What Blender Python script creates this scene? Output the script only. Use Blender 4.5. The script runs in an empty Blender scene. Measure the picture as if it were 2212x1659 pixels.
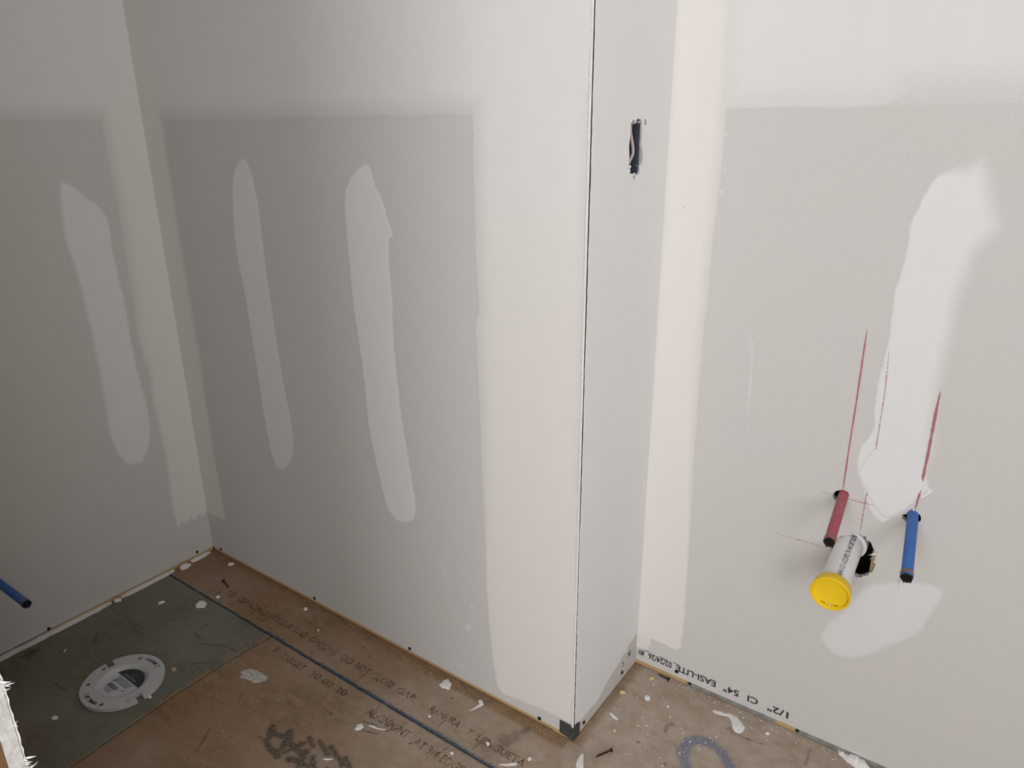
import bpy, bmesh, math, random
import numpy as np
from mathutils import Vector, Matrix

random.seed(7)
rng = np.random.RandomState(7)
SC = bpy.context.scene
COL = SC.collection
R_ = math.radians

# ------------------------------------------------------------------ camera
cam_data = bpy.data.cameras.new('camera')
cam_data.sensor_width = 36.0
cam_data.lens = 25.938
cam_data.clip_start = 0.02
cam = bpy.data.objects.new('camera', cam_data)
COL.objects.link(cam)
_r = Vector((0.8133, 0.5818, -0.0061)).normalized()
_f = Vector((-0.5491, 0.7641, -0.3386)).normalized()
_u = _r.cross(_f).normalized(); _r = _f.cross(_u).normalized()
M = Matrix((( _r.x, _u.x, -_f.x, 1.8812), (_r.y, _u.y, -_f.y, -1.0500), (_r.z, _u.z, -_f.z, 1.2350), (0, 0, 0, 1)))
cam.matrix_world = M
SC.camera = cam

# ------------------------------------------------------------------ world, lights, exposure
w = bpy.data.worlds.new('sky')
SC.world = w
w.use_nodes = True
w.node_tree.nodes['Background'].inputs[0].default_value = (0.80, 0.90, 1.0, 1)
w.node_tree.nodes['Background'].inputs[1].default_value = 1.0

def area_light(name, loc, target, sx, sy, power, col):
    l = bpy.data.lights.new(name, 'AREA')
    l.shape = 'RECTANGLE'; l.size = sx; l.size_y = sy; l.energy = power; l.color = col
    o = bpy.data.objects.new(name, l); COL.objects.link(o)
    o.location = loc
    o.rotation_euler = (Vector(target) - Vector(loc)).to_track_quat('-Z', 'Y').to_euler()
    return o
ROOM_X, ROOM_Y, ROOM_H = 3.15, -3.3, 2.44
WIN = (1.35, 2.75, 0.95, 2.15)         # window in the wall behind the camera: x0, x1, z0, z1
area_light('window_daylight', ((WIN[0]+WIN[1])/2, ROOM_Y+0.03, (WIN[2]+WIN[3])/2), ((WIN[0]+WIN[1])/2, 0, (WIN[2]+WIN[3])/2), WIN[1]-WIN[0], WIN[3]-WIN[2], 43.0, (0.95, 0.97, 1.0))
WIN2 = (-2.70, -1.35, 0.95, 2.15)      # window in the wall to the right, out of the frame: y0, y1, z0, z1
area_light('side_window_daylight', (ROOM_X-0.03, (WIN2[0]+WIN2[1])/2, (WIN2[2]+WIN2[3])/2), (0, (WIN2[0]+WIN2[1])/2, (WIN2[2]+WIN2[3])/2), WIN2[1]-WIN2[0], WIN2[3]-WIN2[2], 40.0, (0.97, 0.98, 1.0))
SC.view_settings.view_transform = 'Standard'
SC.view_settings.look = 'None'
SC.view_settings.gamma = 1.0
SC.view_settings.use_curve_mapping = False
SC.view_settings.exposure = -0.09

# ------------------------------------------------------------------ measured outlines (metres; walls: along the wall, height; floor: x, y)
PATCH_LEFT = [(0.2251, 1.1105), (0.2354, 1.0603), (0.2425, 0.9748), (0.234, 0.9066), (0.2285, 0.8031), (0.2273, 0.7298), (0.228, 0.6204), (0.2301, 0.5429), (0.2329, 0.4597), (0.2219, 0.4023), (0.2017, 0.363), (0.1704, 0.3586), (0.1587, 0.3581), (0.1358, 0.3895), (0.1212, 0.4338), (0.1156, 0.4865), (0.1202, 0.5548), (0.1247, 0.6278), (0.1257, 0.6966), (0.1248, 0.7999), (0.1279, 0.8791), (0.1297, 0.9432), (0.127, 0.994), (0.1367, 1.0318), (0.1644, 1.0606), (0.1849, 1.0879), (0.207, 1.1031)]
PATCH_BACK_A = [(0.3881, 1.1569), (0.3539, 1.133), (0.3305, 1.0829), (0.3198, 1.003), (0.316, 0.9361), (0.3274, 0.8362), (0.3314, 0.7401), (0.3377, 0.6326), (0.3402, 0.5201), (0.3486, 0.4443), (0.3583, 0.394), (0.3789, 0.3824), (0.3998, 0.3844), (0.4366, 0.4183), (0.4518, 0.4559), (0.4567, 0.5076), (0.4518, 0.5634), (0.4428, 0.6341), (0.4375, 0.704), (0.4325, 0.8018), (0.4282, 0.8897), (0.4274, 0.9753), (0.4281, 1.0479), (0.4226, 1.0882), (0.4156, 1.1279), (0.4038, 1.1513)]
PATCH_BACK_B = [(0.78, 1.1555), (0.7542, 1.1434), (0.7264, 1.1203), (0.7109, 1.0916), (0.7073, 1.062), (0.7064, 1.0085), (0.7083, 0.9482), (0.709, 0.8631), (0.7171, 0.7958), (0.7252, 0.6839), (0.7275, 0.5939), (0.7443, 0.4953), (0.7619, 0.4143), (0.7742, 0.387), (0.7963, 0.3701), (0.821, 0.3712), (0.8445, 0.3815), (0.8554, 0.397), (0.8616, 0.4259), (0.8569, 0.4784), (0.8442, 0.5676), (0.8334, 0.6579), (0.8254, 0.8064), (0.8288, 0.8795), (0.8275, 0.9541), (0.8275, 0.9984), (0.8326, 1.0143), (0.8431, 1.0197), (0.8297, 1.0527), (0.8221, 1.0805), (0.8102, 1.1018), (0.7971, 1.1231), (0.7907, 1.148)]
BEAD_EDGE = [(1.0457, 1.2399), (1.0452, 1.1579), (1.0456, 1.0698), (1.0461, 0.9775), (1.0503, 0.8956), (1.0421, 0.8775), (1.0415, 0.8567), (1.0466, 0.7184), (1.0477, 0.5874), (1.0529, 0.4121), (1.0531, 0.3137), (1.0583, 0.2095), (1.0676, 0.1029), (1.0793, 0.0387), (1.0971, 0.0287), (1.1826, 0.0404), (1.246, 0.0454)]
SMEAR_BACK = [(1.0025, 0.2363), (1.0202, 0.2402), (1.0236, 0.2234), (1.0308, 0.2009), (1.0246, 0.1889), (1.0184, 0.1806), (1.0139, 0.1599), (1.0036, 0.1495), (0.986, 0.1623), (0.9945, 0.1774), (1.0149, 0.192), (1.0096, 0.2137)]
SMEAR_HOOK = [(0.9828, 0.1324), (0.9864, 0.1187), (0.9965, 0.1196), (1.0042, 0.1327), (1.0054, 0.1447)]
RET_EDGE = [(0.0066, 0.018), (0.0251, 0.0328), (0.1055, 0.0303), (0.1678, 0.0573), (0.2074, 0.0655), (0.2349, 0.0673), (0.2546, 0.0815), (0.2864, 0.0776)]
RIGHT_CORNER = [(0.1073, 1.2495), (0.1077, 1.1735), (0.1026, 1.0089), (0.102, 0.8763), (0.0988, 0.8425), (0.1012, 0.6659), (0.1019, 0.5972), (0.1085, 0.3632), (0.1117, 0.1848), (0.1097, 0.0954), (0.0996, 0.0802), (0.0708, 0.0835), (0.0345, 0.0851), (0.0355, 0.0697), (0.0296, 0.0496), (0.0034, 0.0453)]
RIGHT_TOP = [(0.0981, 1.2496), (0.1714, 1.2488), (0.2252, 1.2496), (0.2842, 1.2467), (0.3193, 1.247), (0.3608, 1.2499), (0.3918, 1.2687), (0.3949, 1.2818), (0.3865, 1.3339), (0.3764, 1.3973)]
RIGHT_FEATHER_Z = 1.2515
PATCH_RIGHT = [(0.5055, 1.1866), (0.4824, 1.1715), (0.4567, 1.1552), (0.4427, 1.1367), (0.4314, 1.1029), (0.4235, 1.0691), (0.4252, 1.0374), (0.4221, 0.9918), (0.4175, 0.9635), (0.4186, 0.9338), (0.4212, 0.8933), (0.4189, 0.8471), (0.4163, 0.796), (0.4187, 0.7394), (0.4214, 0.7108), (0.4065, 0.6764), (0.405, 0.6429), (0.4126, 0.6171), (0.4244, 0.5895), (0.4363, 0.5618), (0.4513, 0.5446), (0.4652, 0.5397), (0.4801, 0.557), (0.4916, 0.5795), (0.5099, 0.6037), (0.531, 0.6237), (0.5245, 0.6289), (0.5209, 0.6635), (0.5297, 0.6947), (0.5252, 0.7498), (0.523, 0.7909), (0.5226, 0.8443), (0.5244, 0.9096), (0.5236, 0.9617), (0.5305, 1.0038), (0.5353, 1.0351), (0.557, 1.0672), (0.549, 1.1008), (0.5301, 1.1489), (0.5169, 1.179)]
PATCH_RIGHT_LOW = [(0.4491, 0.4015), (0.4878, 0.4261), (0.5158, 0.4401), (0.5402, 0.4478), (0.5681, 0.4491), (0.5829, 0.4385), (0.5812, 0.4143), (0.57, 0.3756), (0.5624, 0.3438), (0.5427, 0.314), (0.5206, 0.2889), (0.5031, 0.272), (0.4861, 0.2486), (0.4515, 0.2252), (0.4216, 0.222), (0.4025, 0.2333), (0.3875, 0.2534), (0.3956, 0.286), (0.4056, 0.3091), (0.4299, 0.3497)]
RIDGE = [[(0.449, 0.3892), (0.4843, 0.3613), (0.5174, 0.333)], [(0.4359, 0.3407), (0.4608, 0.3206), (0.4833, 0.3023)], [(0.4928, 0.5736), (0.5042, 0.5918), (0.5146, 0.6039), (0.5313, 0.6228)]]
FLAKE = [(0.5114, 0.6018), (0.5134, 0.6112), (0.5203, 0.622), (0.5253, 0.6333), (0.5249, 0.6256), (0.5327, 0.6247), (0.5253, 0.6127), (0.5147, 0.6028), (0.4998, 0.586), (0.4911, 0.5731), (0.4995, 0.5881)]
SMEAR_RIGHT = [(0.1796, 0.9227), (0.1876, 0.8798), (0.1965, 0.8363), (0.2015, 0.7635), (0.2125, 0.6409), (0.2051, 0.641), (0.1967, 0.7055), (0.1926, 0.7805), (0.1844, 0.8343), (0.185, 0.8794)]
HOLE_PVC = [(0.3862, 0.4496), (0.3847, 0.4639), (0.3908, 0.4783), (0.3993, 0.4898), (0.4122, 0.4967), (0.425, 0.5023), (0.4384, 0.5034), (0.449, 0.4964), (0.4564, 0.4848), (0.4613, 0.4771), (0.4633, 0.461), (0.4643, 0.4445), (0.4603, 0.432), (0.4538, 0.4234), (0.4451, 0.4163), (0.4356, 0.4138), (0.423, 0.4188), (0.4052, 0.4319), (0.392, 0.4394)]
HOLE_RED = [(0.3746, 0.5698), (0.3767, 0.5758), (0.381, 0.5804), (0.3883, 0.584), (0.3982, 0.5832), (0.4015, 0.5757), (0.3985, 0.5667), (0.3897, 0.5597), (0.3808, 0.56), (0.3762, 0.5632)]
HOLE_BLUE = [(0.4923, 0.5599), (0.4945, 0.5719), (0.5009, 0.5789), (0.511, 0.5822), (0.5183, 0.5752), (0.5219, 0.5674), (0.5203, 0.5575), (0.5123, 0.5525), (0.5035, 0.5512), (0.4983, 0.5556)]
HOLE_BOX = [(0.1349, 1.2254), (0.1348, 1.2155), (0.1344, 1.203), (0.1315, 1.1892), (0.1344, 1.1752), (0.1342, 1.1663), (0.1342, 1.1548), (0.1386, 1.1461), (0.149, 1.1436), (0.1558, 1.1419), (0.1674, 1.1414), (0.1752, 1.1427), (0.176, 1.1519), (0.1817, 1.1556), (0.1855, 1.1653), (0.1831, 1.1805), (0.1779, 1.1878), (0.1774, 1.202), (0.1763, 1.2161), (0.18, 1.2214), (0.1848, 1.2218), (0.1891, 1.2275), (0.1848, 1.2349), (0.1785, 1.2339), (0.1727, 1.2311), (0.1683, 1.2329), (0.1584, 1.2332), (0.1538, 1.2296), (0.1508, 1.2246), (0.1484, 1.2296), (0.143, 1.2313), (0.1383, 1.2293)]
CABLE = [(0.1435, 1.2266), (0.1459, 1.2153), (0.1494, 1.2001), (0.1528, 1.1847), (0.154, 1.1744), (0.1494, 1.1669), (0.1409, 1.1634)]
LINES_RED = [([(0.3874, 0.8921), (0.3873, 0.8723), (0.3888, 0.7573), (0.3891, 0.6719), (0.3903, 0.583)], 0.0016, 1.0), ([(0.4265, 0.8583), (0.4307, 0.7879), (0.4327, 0.6652), (0.4303, 0.5761), (0.4304, 0.5035)], 0.0017, 0.55), ([(0.5125, 0.8051), (0.512, 0.7677), (0.5128, 0.6911), (0.5123, 0.6289), (0.5106, 0.5809)], 0.003, 0.8), ([(0.5065, 0.4652), (0.5092, 0.4135)], 0.002, 0.35), ([(0.401, 0.5699), (0.428, 0.5697), (0.4505, 0.5711)], 0.0018, 0.7), ([(0.3036, 0.4553), (0.3475, 0.4572), (0.385, 0.4573)], 0.0015, 0.5)]
LINES_PENCIL = [([(0.3501, 0.5698), (0.3766, 0.5701)], 0.0012), ([(0.2781, 0.457), (0.3126, 0.4553)], 0.001), ([(0.1705, 0.721), (0.1681, 0.7166)], 0.002)]
SCREWS_LEFT = [(0.0529, 0.0221), (0.4726, 0.0157)]
SCREWS_BACK = [(0.0446, 0.0203), (0.4682, 0.0217), (0.8159, 0.0215), (1.1948, 0.0079)]
SCREWS_RET = [(0.0412, 0.0211), (0.2167, 0.0273)]
SCREWS_RIGHT = [(0.1035, 0.027)]
NAILS_RIGHT = [(0.1367, 0.0092), (0.3778, 0.0056)]
PLATE_GRAY = [[(0.1276, 0.0099), (0.3307, 0.0093)], [(0.3725, 0.0101), (0.6132, 0.0076)]]
BEAD_BOTTOM = [(1.246, 0.0405), (1.2477, 0.014), (0.025, 0.0341), (0.0188, 0.0016)]
SEAM_X = [(0.4776, -0.1563), (0.4623, -0.273), (0.4636, -0.4122), (0.4677, -0.4889), (0.4715, -0.5768), (0.4851, -0.6406)]
SEAM_Y = [(0.0228, -0.1372), (0.2325, -0.1418), (0.4814, -0.1493), (0.7721, -0.1517), (0.974, -0.1508), (1.1843, -0.1464)]
PIECES = [[(0.004, -0.5879), (0.0023, -0.3111)], [(-0.0038, -0.2926), (0.0086, -0.1301)], [(-0.0031, -0.0801), (0.0032, -0.0119)]]
FL_OUT = [(0.2926, -0.5305), (0.2806, -0.3833), (0.3875, -0.386), (0.3914, -0.5327), (0.2567, -0.4999), (0.2561, -0.4146), (0.4146, -0.509)]
FL_HOLES = [(0.2954, -0.3893), (0.2628, -0.4291), (0.2589, -0.4646), (0.2837, -0.51), (0.3702, -0.5209), (0.4045, -0.4819), (0.4056, -0.4449), (0.3816, -0.3992)]
FL_NOTCH = [(0.2498, -0.444), (0.2617, -0.4469), (0.4103, -0.4628), (0.4024, -0.4616)]
FL_SLOTS = [(0.3095, -0.3837), (0.3317, -0.3806), (0.3598, -0.3833), (0.3038, -0.5278), (0.3232, -0.5293), (0.3571, -0.5253)]
FL_INNER = [(0.3585, -0.4064), (0.3068, -0.4057), (0.3191, -0.4981)]
FL_LABEL = [(0.2942, -0.4893), (0.2854, -0.4083), (0.3321, -0.4052), (0.3464, -0.4524), (0.2735, -0.4317), (0.3464, -0.4384)]
TXT = {'SELF': [(0.2447, -0.1154), (0.4035, -0.1161), (0.2196, -0.0863)], 'TON': [(0.4111, -0.1014), (0.5122, -0.1012), (0.3965, -0.0783)], 'AND': [(0.5078, -0.0977), (0.5628, -0.0986), (0.4988, -0.0814)], 'GROOVE': [(0.5786, -0.1089), (0.6627, -0.1078), (0.5678, -0.0819)], 'DO': [(0.6879, -0.1141), (0.719, -0.1099), (0.6809, -0.0929)], 'NOT': [(0.7301, -0.1157), (0.7794, -0.1207), (0.7327, -0.0943)], 'CLOSE': [(0.7885, -0.1087), (0.8563, -0.1086), (0.7863, -0.0914)], 'GAP': [(0.8722, -0.1099), (0.9214, -0.1118), (0.8705, -0.0914)], 'RAN': [(0.9733, -0.1139), (1.0595, -0.1125), (0.9697, -0.0913)], 'Y': [(1.0814, -0.1111), (1.0926, -0.1093), (1.0775, -0.0968)], 'LEN': [(1.1059, -0.1166), (1.2288, -0.1122), (1.1047, -0.0961)], 'LAR': [(0.5547, -0.1919), (0.641, -0.1823), (0.5439, -0.1668)], 'N30': [(0.664, -0.189), (0.7854, -0.1852), (0.6582, -0.1702)], 'ALI': [(0.8636, -0.2012), (0.984, -0.1906), (0.8621, -0.1774)], 'AT': [(1.0033, -0.2041), (1.135, -0.1895), (1.0001, -0.1792)]}
CHIPS = [('splat', 0.2125, -0.1807, 0.0353), ('smear', 0.5625, -0.2643, 0.0927), ('round', 0.2206, -0.1324, 0.0142), ('splat', 0.1094, -0.016, 0.0225), ('round', 0.4605, -0.0285, 0.0134), ('flake', 0.5575, -0.0671, 0.0129), ('splat', 0.9515, -0.027, 0.0314), ('comma', 1.0519, -0.0384, 0.0226), ('flake', 0.9847, -0.1207, 0.0101), ('flake', 1.1342, -0.1071, 0.0108), ('round', 1.3504, 0.2046, 0.0173), ('round', 1.3999, 0.2072, 0.0069), ('yellow', 1.2978, 0.1868, 0.0173), ('yellow', 1.335, 0.0773, 0.0121), ('big', 1.5297, 0.2479, 0.063), ('sausage', 1.7598, 0.2855, 0.0572), ('sliver', 1.3156, -0.0298, 0.0362), ('sliver', 1.3142, 0.1119, 0.0202), ('yellow', 1.3321, 0.267, 0.0142), ('flake', 1.6046, 0.2584, 0.0103), ('round', 1.0893, -0.1697, 0.0086), ('flake', 1.2026, -0.1238, 0.0148), ('round', 1.2286, -0.0885, 0.0096), ('splat', 0.8823, -0.2314, 0.0202), ('curl', 0.9119, -0.2121, 0.038), ('sliver', 0.8904, -0.3289, 0.0175), ('splat', 0.3127, -0.5999, 0.018), ('flake', 0.4257, -0.4459, 0.0101), ('splat', 0.1183, -0.2371, 0.0173), ('flake', 0.1044, -0.4826, 0.0112), ('round', 1.3153, 0.1013, 0.0089), ('flake', 0.8027, -0.0332, 0.0097), ('flake', 0.8036, -0.386, 0.0078), ('sliver', 1.3843, 0.0621, 0.0152), ('flake', 1.4332, 0.167, 0.009), ('sliver', 1.4046, 0.1125, 0.0099)]
LOOSE = [[(0.1722, -0.0821), (0.2103, -0.0903)], [(1.367, 0.2824), (1.3368, 0.2871)], [(1.3565, 0.0249), (1.3359, -0.0084)]]
TICKS = [[(0.2041, -0.1285), (0.2038, -0.108)], [(0.2785, -0.1344), (0.2842, -0.1079)], [(0.4058, -0.1308), (0.4067, -0.1068)], [(0.6104, -0.1385), (0.6132, -0.1118)], [(0.7715, -0.1411), (0.7731, -0.1102)], [(0.8786, -0.2004), (0.8709, -0.1559)], [(1.0205, -0.1401), (1.0175, -0.1137)], [(0.9511, -0.1844), (0.9557, -0.1605)], [(1.069, -0.1812), (1.0706, -0.1609)], [(1.1163, -0.1361), (1.1176, -0.1158)], [(0.7609, -0.3753), (0.7241, -0.3711)]]
MISC = {'tanchip': (0.3865, -0.3635), 'knot': (0.041, -0.5355), 'smudge': [(1.1622, -0.0844), (1.1775, -0.0261), (1.1493, -0.1157)], 'stamp': [(0.7443, -0.3568), (0.7827, -0.3449), (0.853, -0.3539), (0.8268, -0.3138), (0.8906, -0.313), (0.947, -0.3141)], 'loop': [(1.4985, 0.0757), (1.4773, 0.1088), (1.4748, 0.1364), (1.4876, 0.1575), (1.5098, 0.1656), (1.5376, 0.1586), (1.5731, 0.1284)], 'darkloop': [(1.4244, 0.1389), (1.4204, 0.1548), (1.4285, 0.1653)], 'scratch': [(1.5285, 0.2233), (1.5602, 0.2194), (1.6057, 0.2244)], 'scr2': [(1.69, 0.2664), (1.6919, 0.2249)]}
STROKES = {'big': ([(1.489, 0.2534), (1.501, 0.2552), (1.5116, 0.2578), (1.5195, 0.2617), (1.5298, 0.2592), (1.5401, 0.2504), (1.5479, 0.2401), (1.5497, 0.232)], [0.004, 0.006, 0.004, 0.0055, 0.0085, 0.011, 0.0135, 0.011]), 'sausage': ([(1.7398, 0.2986), (1.7457, 0.2926), (1.751, 0.2892), (1.7611, 0.2878), (1.7737, 0.2868), (1.7864, 0.2847), (1.7957, 0.2816)], [0.004, 0.0075, 0.006, 0.012, 0.014, 0.013, 0.008]), 'longsliver': ([(1.3108, -0.0161), (1.3137, -0.0284), (1.3192, -0.0414), (1.3292, -0.0564)], [0.003, 0.006, 0.0075, 0.007]), 'curl': ([(0.8957, -0.2156), (0.9042, -0.2128), (0.9144, -0.2119), (0.9219, -0.2082), (0.9319, -0.2043)], [0.002, 0.003, 0.0018, 0.0022, 0.0014]), 'stick': ([(1.3039, 0.1161), (1.3142, 0.1119), (1.3245, 0.1095)], [0.0025, 0.004, 0.0025])}
# ------------------------------------------------------------------ frames
A = Vector((0, 0, 0)); B = Vector((1.27903, 0, 0)); C = Vector((1.27733, 0.29309, 0))
class Frame:
    def __init__(s, o, d, n): s.o = o; s.d = Vector(d).normalized(); s.n = Vector(n).normalized()
    def p(s, a, z, off=0.0): return s.o + s.d*a + s.n*off + Vector((0, 0, z))
FL = Frame(A, (0.00705, -1, 0), (1, 0.00705, 0))
FB = Frame(A, (1, 0, 0), (0, -1, 0))
FR = Frame(B, (-0.00579, 1, 0), (1, 0.00579, 0))
FX = Frame(C, (1, 0.005, 0), (0.005, -1, 0))
BT = 0.0127       # board thickness
GAP = 0.0132      # board held off the floor

# ------------------------------------------------------------------ node helpers
def mat_new(name):
    m = bpy.data.materials.new(name); m.use_nodes = True
    return m, m.node_tree.nodes, m.node_tree.links, m.node_tree.nodes['Principled BSDF']
def nz(N, Lk, scale, detail=3.0, rough=0.6, vec=None, dist=0.0):
    n = N.new('ShaderNodeTexNoise'); n.inputs['Scale'].default_value = scale
    n.inputs['Detail'].default_value = detail; n.inputs['Roughness'].default_value = rough; n.inputs['Distortion'].default_value = dist
    Lk.new(vec, n.inputs['Vector']); return n.outputs['Fac']
def pos(N): return N.new('ShaderNodeNewGeometry').outputs['Position']
def mapv(N, Lk, v, scale, rot=(0, 0, 0)):
    m = N.new('ShaderNodeMapping'); Lk.new(v, m.inputs[0]); m.inputs['Scale'].default_value = scale; m.inputs['Rotation'].default_value = rot
    return m.outputs[0]
def rng_(N, Lk, v, a, b, c, d, clamp=True):
    m = N.new('ShaderNodeMapRange'); Lk.new(v, m.inputs[0])
    for i, x in enumerate((a, b, c, d)): m.inputs[1+i].default_value = x
    m.clamp = clamp; return m.outputs[0]
def mixc(N, Lk, f, a, b, mode='MIX'):
    m = N.new('ShaderNodeMix'); m.data_type = 'RGBA'; m.blend_type = mode
    for s, v in ((0, f), (6, a), (7, b)):
        if isinstance(v, bpy.types.NodeSocket): Lk.new(v, m.inputs[s])
        elif s == 0: m.inputs[0].default_value = v
        else: m.inputs[s].default_value = (*v, 1)
    return m.outputs[2]
def math_(N, Lk, op, a, b):
    m = N.new('ShaderNodeMath'); m.operation = op
    for i, v in enumerate((a, b)):
        if isinstance(v, bpy.types.NodeSocket): Lk.new(v, m.inputs[i])
        else: m.inputs[i].default_value = v
    return m.outputs[0]
def attr(N, Lk, name):
    a = N.new('ShaderNodeAttribute'); a.attribute_name = name
    s = N.new('ShaderNodeSeparateColor'); Lk.new(a.outputs['Color'], s.inputs[0])
    return s.outputs
def bump(N, Lk, bsdf, h, strength, dist):
    b = N.new('ShaderNodeBump'); b.inputs['Strength'].default_value = strength; b.inputs['Distance'].default_value = dist
    Lk.new(h, b.inputs['Height']); Lk.new(b.outputs[0], bsdf.inputs['Normal'])

PAPER = (0.590, 0.567, 0.543)
def paper_nodes(N, Lk):
    p = pos(N)
    fine = nz(N, Lk, 330, 2, 0.7, p)
    cloud = nz(N, Lk, 7, 3, 0.6, p)
    c = mixc(N, Lk, rng_(N, Lk, fine, 0.3, 0.7, 0, 1), tuple(x*0.955 for x in PAPER), tuple(min(1, x*1.04) for x in PAPER))
    c = mixc(N, Lk, rng_(N, Lk, cloud, 0.3, 0.7, 0, 1), c, mixc(N, Lk, 0.5, c, (PAPER[0]*1.02, PAPER[1]*1.0, PAPER[2]*0.99)))
    return c, fine
def make_paper():
    m, N, Lk, b = mat_new('drywall_paper')
    c, fine = paper_nodes(N, Lk)
    Lk.new(c, b.inputs['Base Color']); b.inputs['Roughness'].default_value = 0.82
    b.inputs['Specular IOR Level'].default_value = 0.25
    bump(N, Lk, b, fine, 0.12, 0.0004)
    return m
def make_mud():
    m, N, Lk, b = mat_new('joint_compound')
    c, fine = paper_nodes(N, Lk)
    at = attr(N, Lk, 'mud')
    p = pos(N)
    streak = nz(N, Lk, 30, 3, 0.6, mapv(N, Lk, p, (1, 1, 0.5)))
    base = mixc(N, Lk, at[1], (0.725, 0.719, 0.705), (0.735, 0.699, 0.648))
    base = mixc(N, Lk, at[2], base, (0.790, 0.785, 0.775))   # side wall compound lightened in colour, standing in for missing light
    base = mixc(N, Lk, rng_(N, Lk, streak, 0.3, 0.7, 0, 0.08), base, c)
    col = mixc(N, Lk, at[0], c, base)
    Lk.new(col, b.inputs['Base Color']); b.inputs['Roughness'].default_value = 0.72
    b.inputs['Specular IOR Level'].default_value = 0.28
    bump(N, Lk, b, streak, 0.04, 0.0005)
    return m
def make_plain(name, col, rough=0.6, var=0.08, scale=40, spec=0.4, metal=0.0, bmp=0.0, col2=None):
    m, N, Lk, b = mat_new(name)
    f = nz(N, Lk, scale, 4, 0.6, pos(N))
    c2 = col2 if col2 else tuple(x*(1-2.2*var) for x in col)
    c = mixc(N, Lk, rng_(N, Lk, f, 0.35, 0.65, 0, 1), tuple(min(1, x*(1+var)) for x in col), c2)
    Lk.new(c, b.inputs['Base Color']); b.inputs['Roughness'].default_value = rough
    b.inputs['Specular IOR Level'].default_value = spec; b.inputs['Metallic'].default_value = metal
    if bmp: bump(N, Lk, b, f, 0.5, bmp)
    return m
def make_wood(name, c1, c2, axis):
    m, N, Lk, b = mat_new(name)
    sc = [70, 70, 70]; sc[axis] = 4
    f = nz(N, Lk, 1.0, 5, 0.65, mapv(N, Lk, pos(N), sc))
    Lk.new(mixc(N, Lk, rng_(N, Lk, f, 0.3, 0.7, 0, 1), c1, c2), b.inputs['Base Color'])
    b.inputs['Roughness'].default_value = 0.7; bump(N, Lk, b, f, 0.3, 0.0006)
    return m
def make_ink(name, col, lo, hi, scale=420):
    # worn print: the ink is missing where the noise is low
    m, N, Lk, b = mat_new(name)
    b.inputs['Base Color'].default_value = (*col, 1); b.inputs['Roughness'].default_value = 0.8
    f = nz(N, Lk, scale, 2, 0.6, pos(N))
    g = nz(N, Lk, scale*0.12, 2, 0.6, pos(N))
    s = math_(N, Lk, 'ADD', f, math_(N, Lk, 'MULTIPLY', g, 0.7))
    Lk.new(rng_(N, Lk, s, lo, hi, 0.0, 1.0), b.inputs['Alpha'])
    return m
GREEN = ((0.170, 0.160, 0.125), (0.128, 0.116, 0.086), (0.160, 0.176, 0.142))
def make_floor(name, c1, c2, c3, dustamt=1.0):
    m, N, Lk, b = mat_new(name)
    p = pos(N); at = attr(N, Lk, 'paint')
    a1 = nz(N, Lk, 1.0, 5, 0.62, mapv(N, Lk, p, (16, 46, 30), (0, 0, 0.5)), 1.2)
    a2 = nz(N, Lk, 1.0, 4, 0.6, mapv(N, Lk, p, (150, 48, 60), (0, 0, -0.35)), 0.9)
    big = nz(N, Lk, 4.5, 3, 0.55, p)
    spk = nz(N, Lk, 95, 3, 0.7, p)
    at_n = [n_ for n_ in N if n_.type == 'ATTRIBUTE'][0]; ga = at_n.outputs['Alpha']
    c1, c2, c3 = [mixc(N, Lk, ga, k1, k2) for k1, k2 in zip((c1, c2, c3), GREEN)]
    c = mixc(N, Lk, rng_(N, Lk, a1, 0.38, 0.62, 0, 1), c1, c2)
    c = mixc(N, Lk, rng_(N, Lk, a2, 0.45, 0.64, 0, 0.8), c, c2)
    c = mixc(N, Lk, rng_(N, Lk, big, 0.42, 0.62, 0, 0.75), c, c3)
    c = mixc(N, Lk, rng_(N, Lk, spk, 0.60, 0.70, 0, 0.6), c, (0.075, 0.055, 0.035))
    dn = nz(N, Lk, 22, 5, 0.7, p)
    df = math_(N, Lk, 'MULTIPLY', math_(N, Lk, 'MULTIPLY', at[1], math_(N, Lk, 'SUBTRACT', 1.0, math_(N, Lk, 'MULTIPLY', ga, 0.55))), rng_(N, Lk, dn, 0.30, 0.68, 0.45*dustamt, 1.0*dustamt))
    c = mixc(N, Lk, df, c, (0.47, 0.415, 0.355))
    inkn = rng_(N, Lk, nz(N, Lk, 210, 3, 0.7, p), 0.34, 0.58, 0.35, 1.0)
    sx = N.new('ShaderNodeSeparateXYZ'); Lk.new(p, sx.inputs[0])
    bl = mixc(N, Lk, rng_(N, Lk, sx.outputs[1], -0.08, -0.04, 0, 1), (0.012, 0.062, 0.112), (0.040, 0.110, 0.235))   # chalk seam / spray paint
    c = mixc(N, Lk, math_(N, Lk, 'MULTIPLY', at[2], inkn), c, bl)
    c = mixc(N, Lk, math_(N, Lk, 'MULTIPLY', at[0], inkn), c, (0.050, 0.048, 0.041))
    Lk.new(c, b.inputs['Base Color']); b.inputs['Roughness'].default_value = 0.75
    b.inputs['Specular IOR Level'].default_value = 0.25
    bump(N, Lk, b, a1, 0.25, 0.0012)
    return m

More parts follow.
